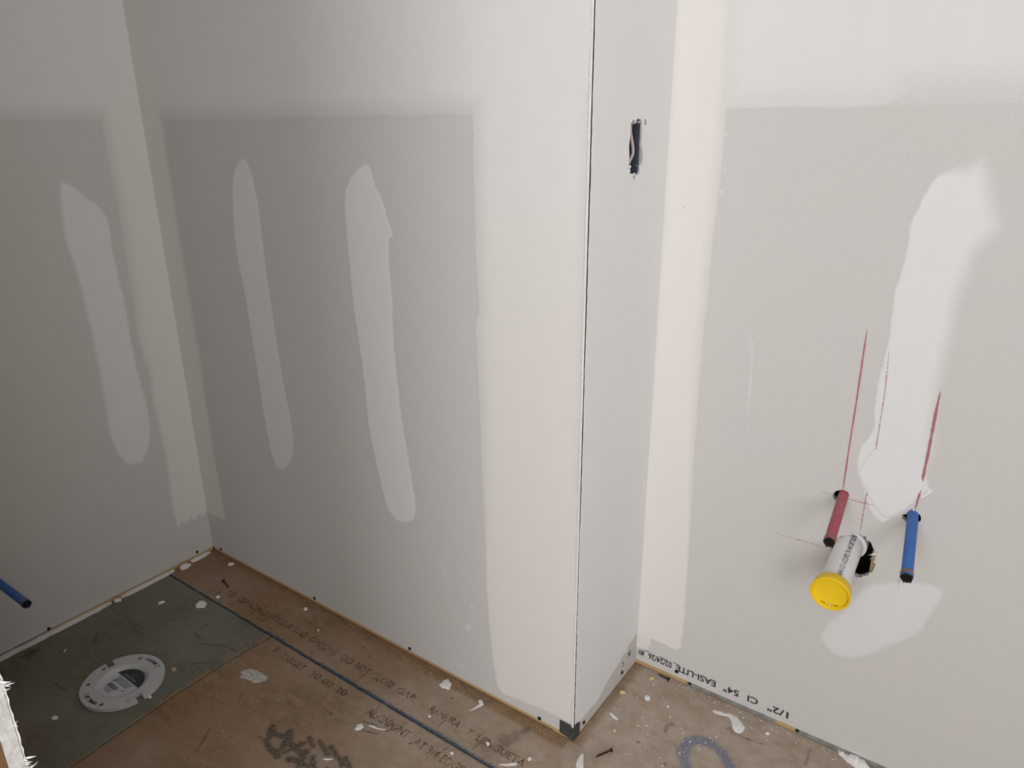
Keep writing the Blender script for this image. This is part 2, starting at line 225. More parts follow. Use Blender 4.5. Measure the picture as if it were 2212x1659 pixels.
MT = {}
MT['paper'] = make_paper(); MT['mud'] = make_mud()
MT['wood_x'] = make_wood('plate_wood', (0.56, 0.37, 0.17), (0.45, 0.27, 0.11), 0)
MT['wood_z'] = make_wood('stud_wood', (0.50, 0.33, 0.16), (0.40, 0.25, 0.11), 2)
MT['steel'] = make_plain('galvanised_steel', (0.30, 0.30, 0.28), 0.5, 0.12, 60, 0.4, 0.25)
MT['gypsum'] = make_plain('gypsum_core', (0.62, 0.60, 0.57), 0.9, 0.10, 160, 0.1, bmp=0.001)
MT['torn'] = make_plain('torn_paper', (0.78, 0.76, 0.73), 0.9, 0.05, 90, 0.1)
MT['black'] = make_plain('black_phosphate', (0.009, 0.0085, 0.0085), 0.5, 0.2, 200, 0.2)
MT['wood_shaded'] = make_wood('stud_wood_shaded', (0.18, 0.095, 0.04), (0.13, 0.065, 0.025), 2)  # stud wood with its shade put into the colour, for the partition end
MT['white_paint'] = make_plain('dried_compound', (0.74, 0.72, 0.69), 0.85, 0.05, 220, 0.2, bmp=0.0006)
MT['smear'] = make_plain('scraped_compound', (0.50, 0.47, 0.43), 0.9, 0.14, 130, 0.1, bmp=0.0012)
MT['yellowchip'] = make_plain('yellow_sawdust', (0.66, 0.52, 0.27), 0.85, 0.1, 220, 0.2)
MT['tan'] = make_plain('tan_chip', (0.45, 0.33, 0.20), 0.85, 0.1, 150, 0.2)
MT['cavity'] = make_plain('cavity_dark', (0.035, 0.033, 0.03), 0.95, 0.1, 30, 0.05)
MT['box'] = make_plain('blue_grey_box_plastic', (0.055, 0.064, 0.082), 0.45, 0.06, 30, 0.4)
MT['cable'] = make_plain('cable_sheath', (0.55, 0.47, 0.43), 0.6, 0.05, 60, 0.3)
MT['bead'] = make_plain('bead_dark_grey', (0.060, 0.062, 0.060), 0.6, 0.15, 90, 0.3)
MT['red'] = make_plain('red_pipe', (0.30, 0.055, 0.078), 0.42, 0.10, 45, 0.35, col2=(0.34, 0.105, 0.125))
MT['blue'] = make_plain('blue_pipe', (0.032, 0.112, 0.36), 0.42, 0.08, 45, 0.35, col2=(0.045, 0.135, 0.39))
MT['copper'] = make_plain('copper_ring', (0.32, 0.16, 0.10), 0.45, 0.15, 120, 0.4, 0.5)
MT['pvc'] = make_plain('white_pvc', (0.76, 0.75, 0.73), 0.35, 0.03, 20, 0.45)
MT['yellow'] = make_plain('yellow_cap', (0.84, 0.56, 0.012), 0.42, 0.03, 25, 0.4)
MT['yellow_worn'] = make_plain('yellow_cap_side', (0.80, 0.52, 0.05), 0.5, 0.06, 90, 0.4, col2=(0.72, 0.55, 0.18))
MT['flange'] = make_plain('flange_plastic', (0.49, 0.485, 0.48), 0.45, 0.03, 35, 0.4)
MT['label_light'] = make_plain('label_light', (0.55, 0.555, 0.55), 0.5, 0.04, 80, 0.4)
MT['label_dark'] = make_plain('label_dark', (0.028, 0.034, 0.036), 0.5, 0.15, 120, 0.4)
MT['label_ink'] = make_ink('label_ink', (0.04, 0.04, 0.04), 0.5, 0.7, 900)
MT['ink_floor'] = make_ink('floor_print', (0.070, 0.045, 0.026), 0.68, 1.05, 330)
MT['ink_board'] = make_ink('board_print', (0.03, 0.03, 0.032), 0.48, 0.66, 600)
MT['ink_pipe'] = make_ink('pipe_print', (0.05, 0.05, 0.055), 0.50, 0.72, 800)
MT['ceiling'] = make_plain('ceiling_white', (0.74, 0.73, 0.71), 0.9, 0.02, 6, 0.2)
def make_line(name, col, cov):
    m, N, Lk, b = mat_new(name)
    b.inputs['Base Color'].default_value = (*col, 1); b.inputs['Roughness'].default_value = 0.9
    f = nz(N, Lk, 700, 2, 0.7, pos(N))
    Lk.new(rng_(N, Lk, f, 0.62-0.4*cov, 0.86-0.4*cov, 0.0, min(1.0, 0.55+0.45*cov)), b.inputs['Alpha'])
    return m

# ------------------------------------------------------------------ object helpers
def link(o, parent=None):
    COL.objects.link(o)
    if parent is not None: o.parent = parent
    return o
def meta(o, label=None, cat=None, group=None, kind=None):
    if label: o['label'] = label
    if cat: o['category'] = cat
    if group: o['group'] = group
    if kind: o['kind'] = kind
    return o
def mesh_obj(name, verts, faces, mat, parent=None, smooth=False):
    me = bpy.data.meshes.new(name)
    me.from_pydata([tuple(v) for v in verts], [], faces); me.update()
    if mat: me.materials.append(mat)
    if smooth: me.polygons.foreach_set('use_smooth', [True]*len(me.polygons))
    return link(bpy.data.objects.new(name, me), parent)
def bm_obj(name, bm, mat, parent=None, smooth=False):
    bmesh.ops.recalc_face_normals(bm, faces=bm.faces)
    me = bpy.data.meshes.new(name); bm.to_mesh(me); bm.free()
    if mat: me.materials.append(mat)
    if smooth:
        me.polygons.foreach_set('use_smooth', [True]*len(me.polygons))
        try: me.set_sharp_from_angle(angle=R_(40))
        except Exception: pass
    return link(bpy.data.objects.new(name, me), parent)
def empty(name, loc, label=None, cat=None, group=None):
    o = bpy.data.objects.new(name, None); o.location = loc; o.empty_display_size = 0.02
    link(o); return meta(o, label, cat, group)
def to_local(verts, o): return [Vector(v) - Vector(o) for v in verts]
def box_frame(name, fr, a0, a1, z0, z1, o0, o1, mat, parent=None, bevel=0.0):
    bm = bmesh.new()
    vs = [bm.verts.new(fr.p(a, z, o)) for o in (o0, o1) for z in (z0, z1) for a in (a0, a1)]
    for f in ((0, 1, 3, 2), (4, 6, 7, 5), (0, 4, 5, 1), (2, 3, 7, 6), (0, 2, 6, 4), (1, 5, 7, 3)):
        bm.faces.new([vs[i] for i in f])
    if bevel: bmesh.ops.bevel(bm, geom=bm.edges[:], offset=bevel, segments=2, affect='EDGES', profile=0.5)
    return bm_obj(name, bm, mat, parent)
def box_world(name, x0, x1, y0, y1, z0, z1, mat, parent=None, bevel=0.0):
    return box_frame(name, Frame(Vector((0, 0, 0)), (1, 0, 0), (0, 1, 0)), x0, x1, z0, z1, y0, y1, mat, parent, bevel)
def lathe(profile, origin, axis, n=24, cap0=True, cap1=True, bm=None, up=None):
    """profile: list of (distance along axis, radius)"""
    own = bm is None
    if own: bm = bmesh.new()
    ax = Vector(axis).normalized()
    u = ax.orthogonal().normalized() if up is None else (Vector(up) - ax*ax.dot(Vector(up))).normalized()
    v = ax.cross(u)
    rings = []
    for d, r in profile:
        if r < 1e-6:
            rings.append([bm.verts.new(Vector(origin) + ax*d)])
        else:
            rings.append([bm.verts.new(Vector(origin) + ax*d + (u*math.cos(t)+v*math.sin(t))*r) for t in [2*math.pi*k/n for k in range(n)]])
    for a, b in zip(rings[:-1], rings[1:]):
        for k in range(n):
            k2 = (k+1) % n
            if len(a) == 1 and len(b) == 1: continue
            if len(a) == 1: bm.faces.new((a[0], b[k2], b[k]))
            elif len(b) == 1: bm.faces.new((a[k], a[k2], b[0]))
            else: bm.faces.new((a[k], a[k2], b[k2], b[k]))
    if cap0 and len(rings[0]) > 1: bm.faces.new(rings[0][::-1])
    if cap1 and len(rings[-1]) > 1: bm.faces.new(rings[-1])
    return bm
def tube(points, r, n=10, bm=None):
    if bm is None: bm = bmesh.new()
    pts = [Vector(p) for p in points]; prev = None
    for i, p in enumerate(pts):
        t = (pts[min(i+1, len(pts)-1)] - pts[max(i-1, 0)]).normalized()
        u = t.orthogonal().normalized() if prev is None else (u - t*t.dot(u)).normalized()
        v = t.cross(u)
        ring = [bm.verts.new(p + (u*math.cos(2*math.pi*k/n)+v*math.sin(2*math.pi*k/n))*r) for k in range(n)]
        if prev: 
            for k in range(n): bm.faces.new((prev[k], prev[(k+1) % n], ring[(k+1) % n], ring[k]))
        else: bm.faces.new(ring[::-1])
        prev = ring
    bm.faces.new(prev)
    return bm
def smooth_poly(pts, sub=3, jit=0.0):
    """closed Catmull-Rom resampling with a little raggedness"""
    P = [Vector(p) for p in pts]; n = len(P); out = []
    for i in range(n):
        p0, p1, p2, p3 = P[i-1], P[i], P[(i+1) % n], P[(i+2) % n]
        for k in range(sub):
            t = k/sub
            q = 0.5*((2*p1)+(p2-p0)*t+(2*p0-5*p1+4*p2-p3)*t*t+(3*p1-p0-3*p2+p3)*t**3)
            out.append((q.x+random.uniform(-jit, jit), q.y+random.uniform(-jit, jit)))
    return out
def board(name, fr, a0, a1, z0, z1, holes, mat, parent=None, rim=None, jag=None):
    """drywall sheet: a front face with real holes, extruded back by its thickness"""
    bm = bmesh.new(); loops = []
    outer = [(a0, z0), (a1, z0), (a1, z1), (a0, z1)]
    for lp in [outer] + holes:
        vs = [bm.verts.new(fr.p(a, z, 0)) for a, z in lp]
        loops.append((vs, lp, [bm.edges.new((vs[i], vs[(i+1) % len(vs)])) for i in range(len(vs))]))
    bmesh.ops.triangle_fill(bm, use_beauty=True, use_dissolve=False, edges=[e for l in loops for e in l[2]])
    me_mats = [mat]
    for vs, lp, es in loops:
        bk = [bm.verts.new(fr.p(a, z, -BT)) for a, z in lp]
        for i in range(len(vs)):
            j = (i+1) % len(vs)
            f = bm.faces.new((vs[i], vs[j], bk[j], bk[i])); f.material_index = 1
    bmesh.ops.recalc_face_normals(bm, faces=bm.faces)
    me = bpy.data.meshes.new(name); bm.to_mesh(me); bm.free()
    me.materials.append(mat); me.materials.append(MT['gypsum'])
    return link(bpy.data.objects.new(name, me), parent)

# ------------------------------------------------------------------ 2-D fields (numpy)
_ph = rng.rand(40, 3)*6.283; _fr = rng.randn(40, 2)
def wob(x, y, scale):
    """smooth pseudo noise in about -1..1"""
    o = np.zeros_like(x)
    for k in range(12):
        f = _fr[k]*scale
        o += np.sin(f[0]*x + f[1]*y + _ph[k, 0] + 1.3*np.sin(f[1]*0.7*x - f[0]*0.6*y + _ph[k, 1]))
    return o/5.0
def ss(x): x = np.clip(x, 0, 1); return x*x*(3-2*x)
def seg_dist(X, Y, pts, closed=False):
    d = np.full(X.shape, 9.0); t_out = np.zeros(X.shape)
    n = len(pts)
    for i in range(n if closed else n-1):
        (x0, y0), (x1, y1) = pts[i], pts[(i+1) % n]
        dx, dy = x1-x0, y1-y0; L2 = dx*dx+dy*dy+1e-12
        t = np.clip(((X-x0)*dx+(Y-y0)*dy)/L2, 0, 1)
        q = np.hypot(X-x0-t*dx, Y-y0-t*dy)
        m = q < d; d = np.where(m, q, d); t_out = np.where(m, (i+t)/(n-1 if not closed else n), t_out)
    return d, t_out
def inside(X, Y, pts):
    r = np.zeros(X.shape, bool); n = len(pts)
    for i in range(n):
        (x0, y0), (x1, y1) = pts[i], pts[(i+1) % n]
        if y0 == y1: continue
        c = ((y0 > Y) != (y1 > Y)) & (X < (x1-x0)*(Y-y0)/(y1-y0)+x0)
        r ^= c
    return r
def sdf(X, Y, pts):
    d, _ = seg_dist(X, Y, pts, True)
    return np.where(inside(X, Y, pts), d, -d)

def field_obj(name, fr, aa, zz, fn, mat, parent, hole=None, height=0.0008, holes=()):
    """thin coat on a wall: fn(S,Z) -> coverage, tint; only covered cells are built; the coat thins out to nothing"""
    S, Z = np.meshgrid(np.asarray(aa), np.asarray(zz), indexing='ij')
    res = fn(S, Z); c, g = res[0], res[1]; white = res[2] if len(res) > 2 else 0.0
    for h in holes:
        ins = inside(S, Z, h)
        idx = np.argwhere(ins)
        hp = np.array(h); hq = np.roll(hp, -1, 0)
        deep = np.zeros(S.shape, bool)
        for i, j in idx:
            p = np.array((S[i, j], Z[i, j])); e = hq-hp
            t = np.clip(((p-hp)*e).sum(1)/((e*e).sum(1)+1e-12), 0, 1); q = hp+e*t[:, None]
            dd = np.hypot(*(q-p).T); k = dd.argmin()
            S[i, j], Z[i, j] = q[k]; deep[i, j] = dd[k] > 0.0028
        c = np.where(deep, -1, c)
    ni, nj = S.shape
    c4 = np.stack([c[:-1, :-1], c[1:, :-1], c[1:, 1:], c[:-1, 1:]])
    keep = (c4.max(0) > 0.004) & (c4.min(0) > -0.5)
    c = np.clip(c, 0, 1)
    off = 0.00012 + height*ss(c)
    P = np.stack([fr.o.x + S*fr.d.x + off*fr.n.x, fr.o.y + S*fr.d.y + off*fr.n.y, Z], -1).reshape(-1, 3)
    I = np.arange(ni*nj).reshape(ni, nj)
    Q = np.stack([I[:-1, :-1], I[1:, :-1], I[1:, 1:], I[:-1, 1:]], -1)[keep]
    used = np.unique(Q); remap = np.full(ni*nj, -1); remap[used] = np.arange(len(used))
    Q = remap[Q]; P = P[used]
    nrm = np.cross(P[Q[0, 1]]-P[Q[0, 0]], P[Q[0, 3]]-P[Q[0, 0]])
    if nrm @ np.array(fr.n) < 0: Q = Q[:, ::-1]
    me = bpy.data.meshes.new(name)
    me.vertices.add(len(P)); me.vertices.foreach_set('co', P.astype(np.float32).ravel())
    me.loops.add(Q.size); me.loops.foreach_set('vertex_index', Q.astype(np.int32).ravel())
    me.polygons.add(len(Q)); me.polygons.foreach_set('loop_start', np.arange(0, Q.size, 4, dtype=np.int32))
    me.polygons.foreach_set('use_smooth', np.ones(len(Q), bool))
    at = me.color_attributes.new('mud', 'FLOAT_COLOR', 'POINT')
    colr = np.ones((len(P), 4), np.float32); colr[:, 0] = c.reshape(-1)[used]; colr[:, 1] = g.reshape(-1)[used]; colr[:, 2] = white
    at.data.foreach_set('color', colr.ravel())
    me.update(calc_edges=True); me.materials.append(mat)
    return link(bpy.data.objects.new(name, me), parent)
def arr(a, b, step): return np.linspace(a, b, max(2, int(round((b-a)/step))+1))
def poly_patch(name, fr, poly, parent, soft, tint=0.0, step=0.0025, amp=0.0009, height=0.0008, fac=1.0, label=None, holes=()):
    xs = [p[0] for p in poly]; ys = [p[1] for p in poly]; m = 0.012
    def fn(S, Z):
        d = sdf(S, Z, poly) + amp*wob(S, Z, 210) + amp*0.5*wob(S+3, Z, 620)
        sf = soft(S, Z) if callable(soft) else soft
        return fac*ss(d/sf), np.full(S.shape, tint)
    o = field_obj(name, fr, arr(min(xs)-m, max(xs)+m, step), arr(min(ys)-m, max(ys)+m, step), fn, MT['mud'], parent, height=height, holes=holes)
    if label: o['label'] = label
    return o

# ------------------------------------------------------------------ text as flat print
def text_tris(txt, bold=0.0):
    cu = bpy.data.curves.new('text', 'FONT'); cu.body = txt; cu.size = 1.0; cu.resolution_u = 3; cu.offset = bold
    o = bpy.data.objects.new('text', cu); COL.objects.link(o)
    bpy.context.view_layer.update()
    me = bpy.data.meshes.new_from_object(o.evaluated_get(bpy.context.evaluated_depsgraph_get()))
    V = [v.co.copy() for v in me.vertices]; F = [tuple(p.vertices) for p in me.polygons]
    bpy.data.objects.remove(o); bpy.data.curves.remove(cu); bpy.data.meshes.remove(me)
    x0 = min(v.x for v in V); x1 = max(v.x for v in V); h = 0.73
    return [((v.x-x0)/(x1-x0), v.y/h) for v in V], F
def text_obj(name, txt, fn, mat, parent=None, bold=0.0):
    """fn(u, v): u 0..1 along the line, v 0..1 cap height -> world point"""
    V, F = text_tris(txt, bold)
    return mesh_obj(name, [fn(u, v) for u, v in V], F, mat, parent)
def ribbon(name, pts3, nrm, width, mat, parent, taper=True):
    """flat stroke on a surface"""
    P = [Vector(p) for p in pts3]; nr = Vector(nrm).normalized()
    Q = [P[0]]
    for a, b in zip(P[:-1], P[1:]):
        n = max(1, int((b-a).length/0.01))
        Q += [a.lerp(b, (k+1)/n) for k in range(n)]
    V = []; F = []
    for i, p in enumerate(Q):
        t = (Q[min(i+1, len(Q)-1)]-Q[max(i-1, 0)]).normalized(); s = t.cross(nr)
        wd = width*0.5*random.uniform(0.75, 1.2)*(min(1, 0.25+i/3, 0.25+(len(Q)-1-i)/3) if taper else 1)
        V += [p+s*wd, p-s*wd]
        if i: F.append((2*i-2, 2*i-1, 2*i+1, 2*i))
    return mesh_obj(name, V, F, mat, parent)

# ================================================================== FLOOR
# sub-floor slab (the floor proper) with three sheathing panels laid on it
floor = box_world('floor', -0.15, ROOM_X, ROOM_Y, 0.42, -0.04, -0.018, MT['tan']); meta(floor, kind='structure')
MT['fl_strip'] = make_floor('floor_panel_sheathing', (0.290, 0.190, 0.106), (0.185, 0.112, 0.056), (0.265, 0.158, 0.092), 0.8)
MT['fl_green'] = MT['fl_brown'] = MT['fl_strip']
SEAM = -0.1485
def seam_x(y): return np.interp(-np.asarray(y), [0.148, 0.273, 0.41, 0.58, 0.66, 3.4], [0.476, 0.465, 0.4645, 0.4725, 0.478, 0.50])
def paint_field(X, Y):
    """R black marks, G dust, B blue paint"""
    ink = np.zeros(X.shape); blue = np.zeros(X.shape)
    def stroke(pts, w, amt, soft=0.6):
        nonlocal ink
        d, t = seg_dist(X, Y, pts)
        d = d + w*0.22*wob(X, Y, 190) + w*0.10*wob(X+2, Y, 600)
        ink = np.maximum(ink, amt*ss((w-d)/(w*soft)))
    for tk in TICKS: stroke(tk, 0.0022, 0.8)
    # soot smudge by the lettering
    for (cx, cy), r, a in ((MISC['smudge'][0], 0.036, 0.62), (MISC['smudge'][2], 0.026, 0.35), ((1.168, -0.055), 0.022, 0.55), ((1.176, -0.035), 0.012, 0.6), ((1.125, -0.105), 0.020, 0.4)):
        d = np.hypot((X-cx), (Y-cy)*0.85) + 0.010*wob(X, Y, 130)
        ink = np.maximum(ink, a*ss((r-d)/r))
    stroke([(1.182, -0.020), (1.168, -0.048), (1.150, -0.085)], 0.006, 0.55, 1.0)
    # stencilled stamp, mostly illegible
    st = [[(0.725, -0.338), (0.745, -0.365)], [(0.738, -0.350), (0.785, -0.338)], [(0.768, -0.325), (0.790, -0.362)], [(0.790, -0.345), (0.832, -0.350)],
          [(0.802, -0.365), (0.815, -0.330)], [(0.822, -0.372), (0.868, -0.362)], [(0.840, -0.342), (0.858, -0.382)], [(0.862, -0.345), (0.905, -0.372)], [(0.745, -0.372), (0.800, -0.382)],
          [(0.815, -0.312), (0.838, -0.322)], [(0.838, -0.305), (0.880, -0.318)], [(0.870, -0.302), (0.925, -0.318)], [(0.915, -0.305), (0.955, -0.322)], [(0.935, -0.330), (0.985, -0.318)],
          [(0.905, -0.345), (0.950, -0.362)], [(0.945, -0.335), (0.985, -0.352)], [(0.985, -0.315), (1.020, -0.330)]]
    for k, s_ in enumerate(st): stroke(s_, 0.0110 if k < 9 else 0.0085, 0.92, 0.6)
    # footprints of scuffs and dark scratches
    for s_ in ([(0.10, -0.40), (0.14, -0.43)], [(0.36, -0.27), (0.40, -0.245), (0.452, -0.235)], [(0.40, -0.33), (0.45, -0.285)], [(0.30, -0.255), (0.34, -0.262)],
               [(0.465, -0.19), (0.455, -0.21)], [(0.445, -0.40), (0.46, -0.43)], [(0.16, -0.34), (0.20, -0.335)], [(0.20, -0.55), (0.25, -0.545)], [(0.05, -0.60), (0.10, -0.62)],
               [(0.60, -0.335), (0.585, -0.315)], [(0.62, -0.42), (0.65, -0.47)], [(0.875, -0.215), (0.905, -0.205)], [(0.885, -0.235), (0.925, -0.222)], [(0.955, -0.182), (0.935, -0.205)]):
        stroke(s_, 0.0028, 0.75)
    stroke(MISC['darkloop'], 0.006, 0.6); stroke(MISC['scratch'], 0.003, 0.6); stroke(MISC['scr2'], 0.0035, 0.55)
    stroke([(1.545, 0.217), (1.535, 0.228)], 0.008, 0.5, 1.0)
    d = np.hypot(X-MISC['knot'][0], (Y-MISC['knot'][1])*0.75)
    ink = np.maximum(ink, 0.9*ss((0.016-d-0.004*wob(X, Y, 300))/0.006))
    # old screw holes
    for cx, cy in ((0.30, -0.22), (0.52, -0.06), (0.70, -0.045), (0.735, -0.06), (0.99, -0.05), (0.62, -0.11), (0.47, -0.2), (1.39, 0.08), (1.46, 0.06), (0.80, -0.24), (1.00, -0.2)):
        d = np.hypot(X-cx, Y-cy); ink = np.maximum(ink, 0.85*ss((0.005-d)/0.003))
    # damp dark edge of the panel seam between the green and brown panels
    ds = np.abs(X-seam_x(Y)+0.004*wob(X, Y, 160)) + np.where(Y > SEAM, 1, 0)
    ink = np.maximum(ink, 0.55*ss((0.005-ds)/0.005)*np.clip(0.15+0.9*wob(X*0, Y, 60)+0.4*(Y > -0.24), 0, 1))
    # blue chalk along the long seam
    dsy = np.abs(Y-SEAM + 0.0012*wob(X, Y, 120))
    wline = 0.0045 + 0.0028*np.clip((X-0.25)/0.6, 0, 1)
    blue = np.maximum(blue, 0.95*ss((wline-dsy)/0.0025))
    # blue spray loop
    d, t = seg_dist(X, Y, [(1.525, 0.03)] + MISC['loop'] + [(1.595, 0.10), (1.61, 0.05)])
    d = d + 0.003*wob(X, Y, 250)
    speck = 0.75+0.25*wob(X, Y, 900)
    blue = np.maximum(blue, 0.92*ss((0.017-d)/0.011)*speck)
    # drywall dust: thick in front of the recess, thinner in the alcove, swept off along the walls
    dust = 0.14 + 0.62*ss((X-0.45)/0.9) + 0.22*np.clip(wob(X, Y, 14), -0.6, 1)
    wallclean = np.where(X < 1.27, ss((-Y-0.010-0.010*ss((X-0.4)/0.5))/0.014), 1.0)
    wallclean = np.where((Y < 0.003) | (X > 1.27), wallclean, 0)
    wallclean = np.where((X > 1.27) & (Y > 0.0), np.minimum(1, ss((X-1.285)/0.022)*1.0), wallclean)
    dust = dust*(0.12+0.88*wallclean)
    dust = np.where(X > 1.27, dust+0.22*ss((Y+0.08)/0.15), dust)
    return np.clip(np.stack([ink, np.clip(dust, 0, 1), blue], -1), 0, 1)
def panel(name, xs, ys, mat, warp=None, label=None):
    X, Y = np.meshgrid(xs, ys, indexing='ij')
    if warp == 'left':   # right border follows the butt joint
        X = X/X.max()*(seam_x(Y)-0.0012)
    if warp == 'right':
        x1 = X.max(); x0 = X.min(); X = (X-x0)/(x1-x0); s0 = seam_x(Y)+0.0012; X = s0+X*(x1-s0)
    pf = paint_field(X, Y)
    edge = np.zeros(X.shape); edge[0, :] = 1; edge[-1, :] = 1; edge[:, 0] = 1; edge[:, -1] = 1
    Z = 0.00035*wob(X, Y, 40) - 0.0008*edge
    Z = np.where(Y > -0.75, Z, 0) - 0.0004
    ni, nj = X.shape
    P = np.stack([X, Y, Z], -1).reshape(-1, 3)
    I = np.arange(ni*nj).reshape(ni, nj)
    Q = np.stack([I[:-1, :-1], I[1:, :-1], I[1:, 1:], I[:-1, 1:]], -1).reshape(-1, 4)
    # skirt
    ring = np.concatenate([I[:, 0], I[-1, 1:], I[::-1, -1][1:], I[0, ::-1][1:-1]])
    low = P[ring].copy(); low[:, 2] = -0.018
    k = len(P); n = len(ring); P = np.concatenate([P, low])
    j = np.arange(n); j2 = (j+1) % n
    Q = np.concatenate([Q, np.stack([ring[j2], ring[j], k+j, k+j2], -1)])
    me = bpy.data.meshes.new(name)
    me.vertices.add(len(P)); me.vertices.foreach_set('co', P.astype(np.float32).ravel())
    me.loops.add(Q.size); me.loops.foreach_set('vertex_index', Q.astype(np.int32).ravel())
    me.polygons.add(len(Q)); me.polygons.foreach_set('loop_start', np.arange(0, Q.size, 4, dtype=np.int32))
    me.polygons.foreach_set('use_smooth', np.concatenate([np.ones(len(Q)-n, bool), np.zeros(n, bool)]))
    at = me.color_attributes.new('paint', 'FLOAT_COLOR', 'POINT')
    colr = np.zeros((len(P), 4), np.float32); colr[:ni*nj, :3] = pf.reshape(-1, 3)
    dgr = seam_x(Y)-X + 0.010*wob(X, Y, 45) + 0.006*wob(X, Y, 150)
    gr = ss((dgr+0.012)/0.030)*(Y < SEAM)*(0.80+0.20*np.clip(wob(X, Y, 9), -1, 1))
    colr[:ni*nj, 3] = gr.reshape(-1)
    colr[ni*nj:, 0] = 0.7
    at.data.foreach_set('color', colr.ravel())
    me.update(calc_edges=True); me.materials.append(mat)
    o = link(bpy.data.objects.new(name, me), floor)
    if label: o['label'] = label
    return o
ST = 0.003
def cat(*a): return np.unique(np.round(np.concatenate(a), 5))
panel_strip = panel('floor_panel', cat(arr(-0.10, 2.05, ST), arr(2.05, ROOM_X-0.01, 0.2)), arr(SEAM+0.0013, 0.40, ST), MT['fl_strip'], None, 'brown floor panel along the alcove back wall')
panel_green = panel('floor_panel', arr(-0.10, 0.48, ST), cat(arr(-0.80, SEAM-0.0013, ST), arr(-3.25, -0.80, 0.25)), MT['fl_green'], 'left', 'greenish grey weathered floor panel')
panel_brown = panel('floor_panel', cat(arr(0.48, 1.35, ST), arr(1.35, ROOM_X-0.01, 0.15)), cat(arr(-0.80, SEAM-0.0013, ST), arr(-3.25, -0.80, 0.25)), MT['fl_brown'], 'right', 'dusty brown floor panel in front')

def floor_text(txt, x0, x1, y, h, par, slant=0.0, wavy=0.0):
    return text_obj('printed_lettering', txt, lambda u, v: (x0+(x1-x0)*u+slant*v*h, y+v*h+wavy*math.sin(9*u), 0.0007), MT['ink_floor'], par, 0.010)
ps = panel_strip
floor_text('SELF-SPACING', 0.222, 0.395, -0.1120, 0.0205, ps)
floor_text('TONGUE', 0.405, 0.492, -0.1095, 0.0205, ps)
floor_text('AND', 0.505, 0.551, -0.1095, 0.0205, ps)
floor_text('GROOVE.', 0.566, 0.667, -0.1090, 0.0205, ps)
floor_text('DO', 0.684, 0.719, -0.1095, 0.0200, ps)
floor_text('NOT', 0.731, 0.778, -0.1095, 0.0205, ps)
floor_text('CLOSE', 0.789, 0.858, -0.1095, 0.0205, ps)
floor_text('GAP.', 0.871, 0.926, -0.1100, 0.0205, ps)
floor_text('RANURA', 0.971, 1.056, -0.1115, 0.0205, ps)
floor_text('Y', 1.078, 1.092, -0.1110, 0.0180, ps)
floor_text('LENGUETA', 1.106, 1.228, -0.1140, 0.0195, ps)
pb = panel_brown
floor_text('3', 0.520, 0.534, -0.1860, 0.0190, pb)
floor_text('TARGET', 0.556, 0.640, -0.1900, 0.0200, pb)
floor_text('30-02-20', 0.664, 0.785, -0.1890, 0.0185, pb)
floor_text('ALIGNMENT', 0.862, 0.985, -0.1960, 0.0205, pb)
floor_text('AT 3/4 EDGE', 1.004, 1.135, -0.1990, 0.0205, pb)

# ================================================================== WALLS
TOP = ROOM_H
ZM = cat(arr(0.0, 1.56, 0.003), arr(1.56, TOP, 0.06))
jag = lambda a, amp: amp*(np.abs(((a*37.0) % 1)-0.5)*2-0.5) + amp*0.6*(np.abs(((a*91.0+0.3) % 1)-0.5)*2-0.5)

# ---- left wall of the alcove
wall_left = board('wall_left', FL, -0.0005, 3.30, GAP, TOP, [[(0.569+0.013*math.cos(t), 0.239+0.013*math.sin(t)) for t in [k*2*math.pi/14 for k in range(14)]]], MT['paper']); meta(wall_left, kind='structure')
def f_left(S, Z):
    lim = 0.104+0.006*wob(S*0, Z, 18) - 0.006*ss((0.5-Z)/0.5)
    d = lim - S
    sw = 0.012+0.020*ss((Z-0.2)/0.8)
    c1 = 0.35*ss((d+0.001*wob(S, Z, 500))/0.004)+0.65*ss(d/sw)
    bot = 0.128 + jag(S, 0.014) + 0.03*S
    c1 = c1*ss((Z-bot)/0.004)
    d2 = Z - (1.238 + 0.003*wob(S, Z*0, 20))
    c2 = (0.35*ss(d2/0.003)+0.65*ss(d2/0.045))*ss((1.62-Z)/0.05)
    g = np.where(c1 > c2, 0.75, 0.25)
    return np.maximum(c1, c2), g
field_obj('joint_compound', FL, cat(arr(0, 0.55, 0.003), arr(0.55, 3.2, 0.1)), ZM, f_left, MT['mud'], wall_left, height=0.0008)
poly_patch('compound_patch', FL, smooth_poly(PATCH_LEFT, 2), wall_left, lambda S, Z: np.where(S < 0.17, 0.007, 0.013), 0.2, label='tall pale compound patch on the left wall')
plate_left = box_frame('sole_plate', FL, 0.0, 3.3, 0.0014, 0.0130, -BT-0.038, -0.0016, MT['wood_x'], wall_left)
for s0, s1 in ((0.47, 0.75),): 
    sp = box_frame('nail_plate', FL, s0, s1, 0.001, 0.0130, -0.006, -0.0008, MT['steel'], wall_left, 0.0003); sp['label'] = 'grey steel nail plate'

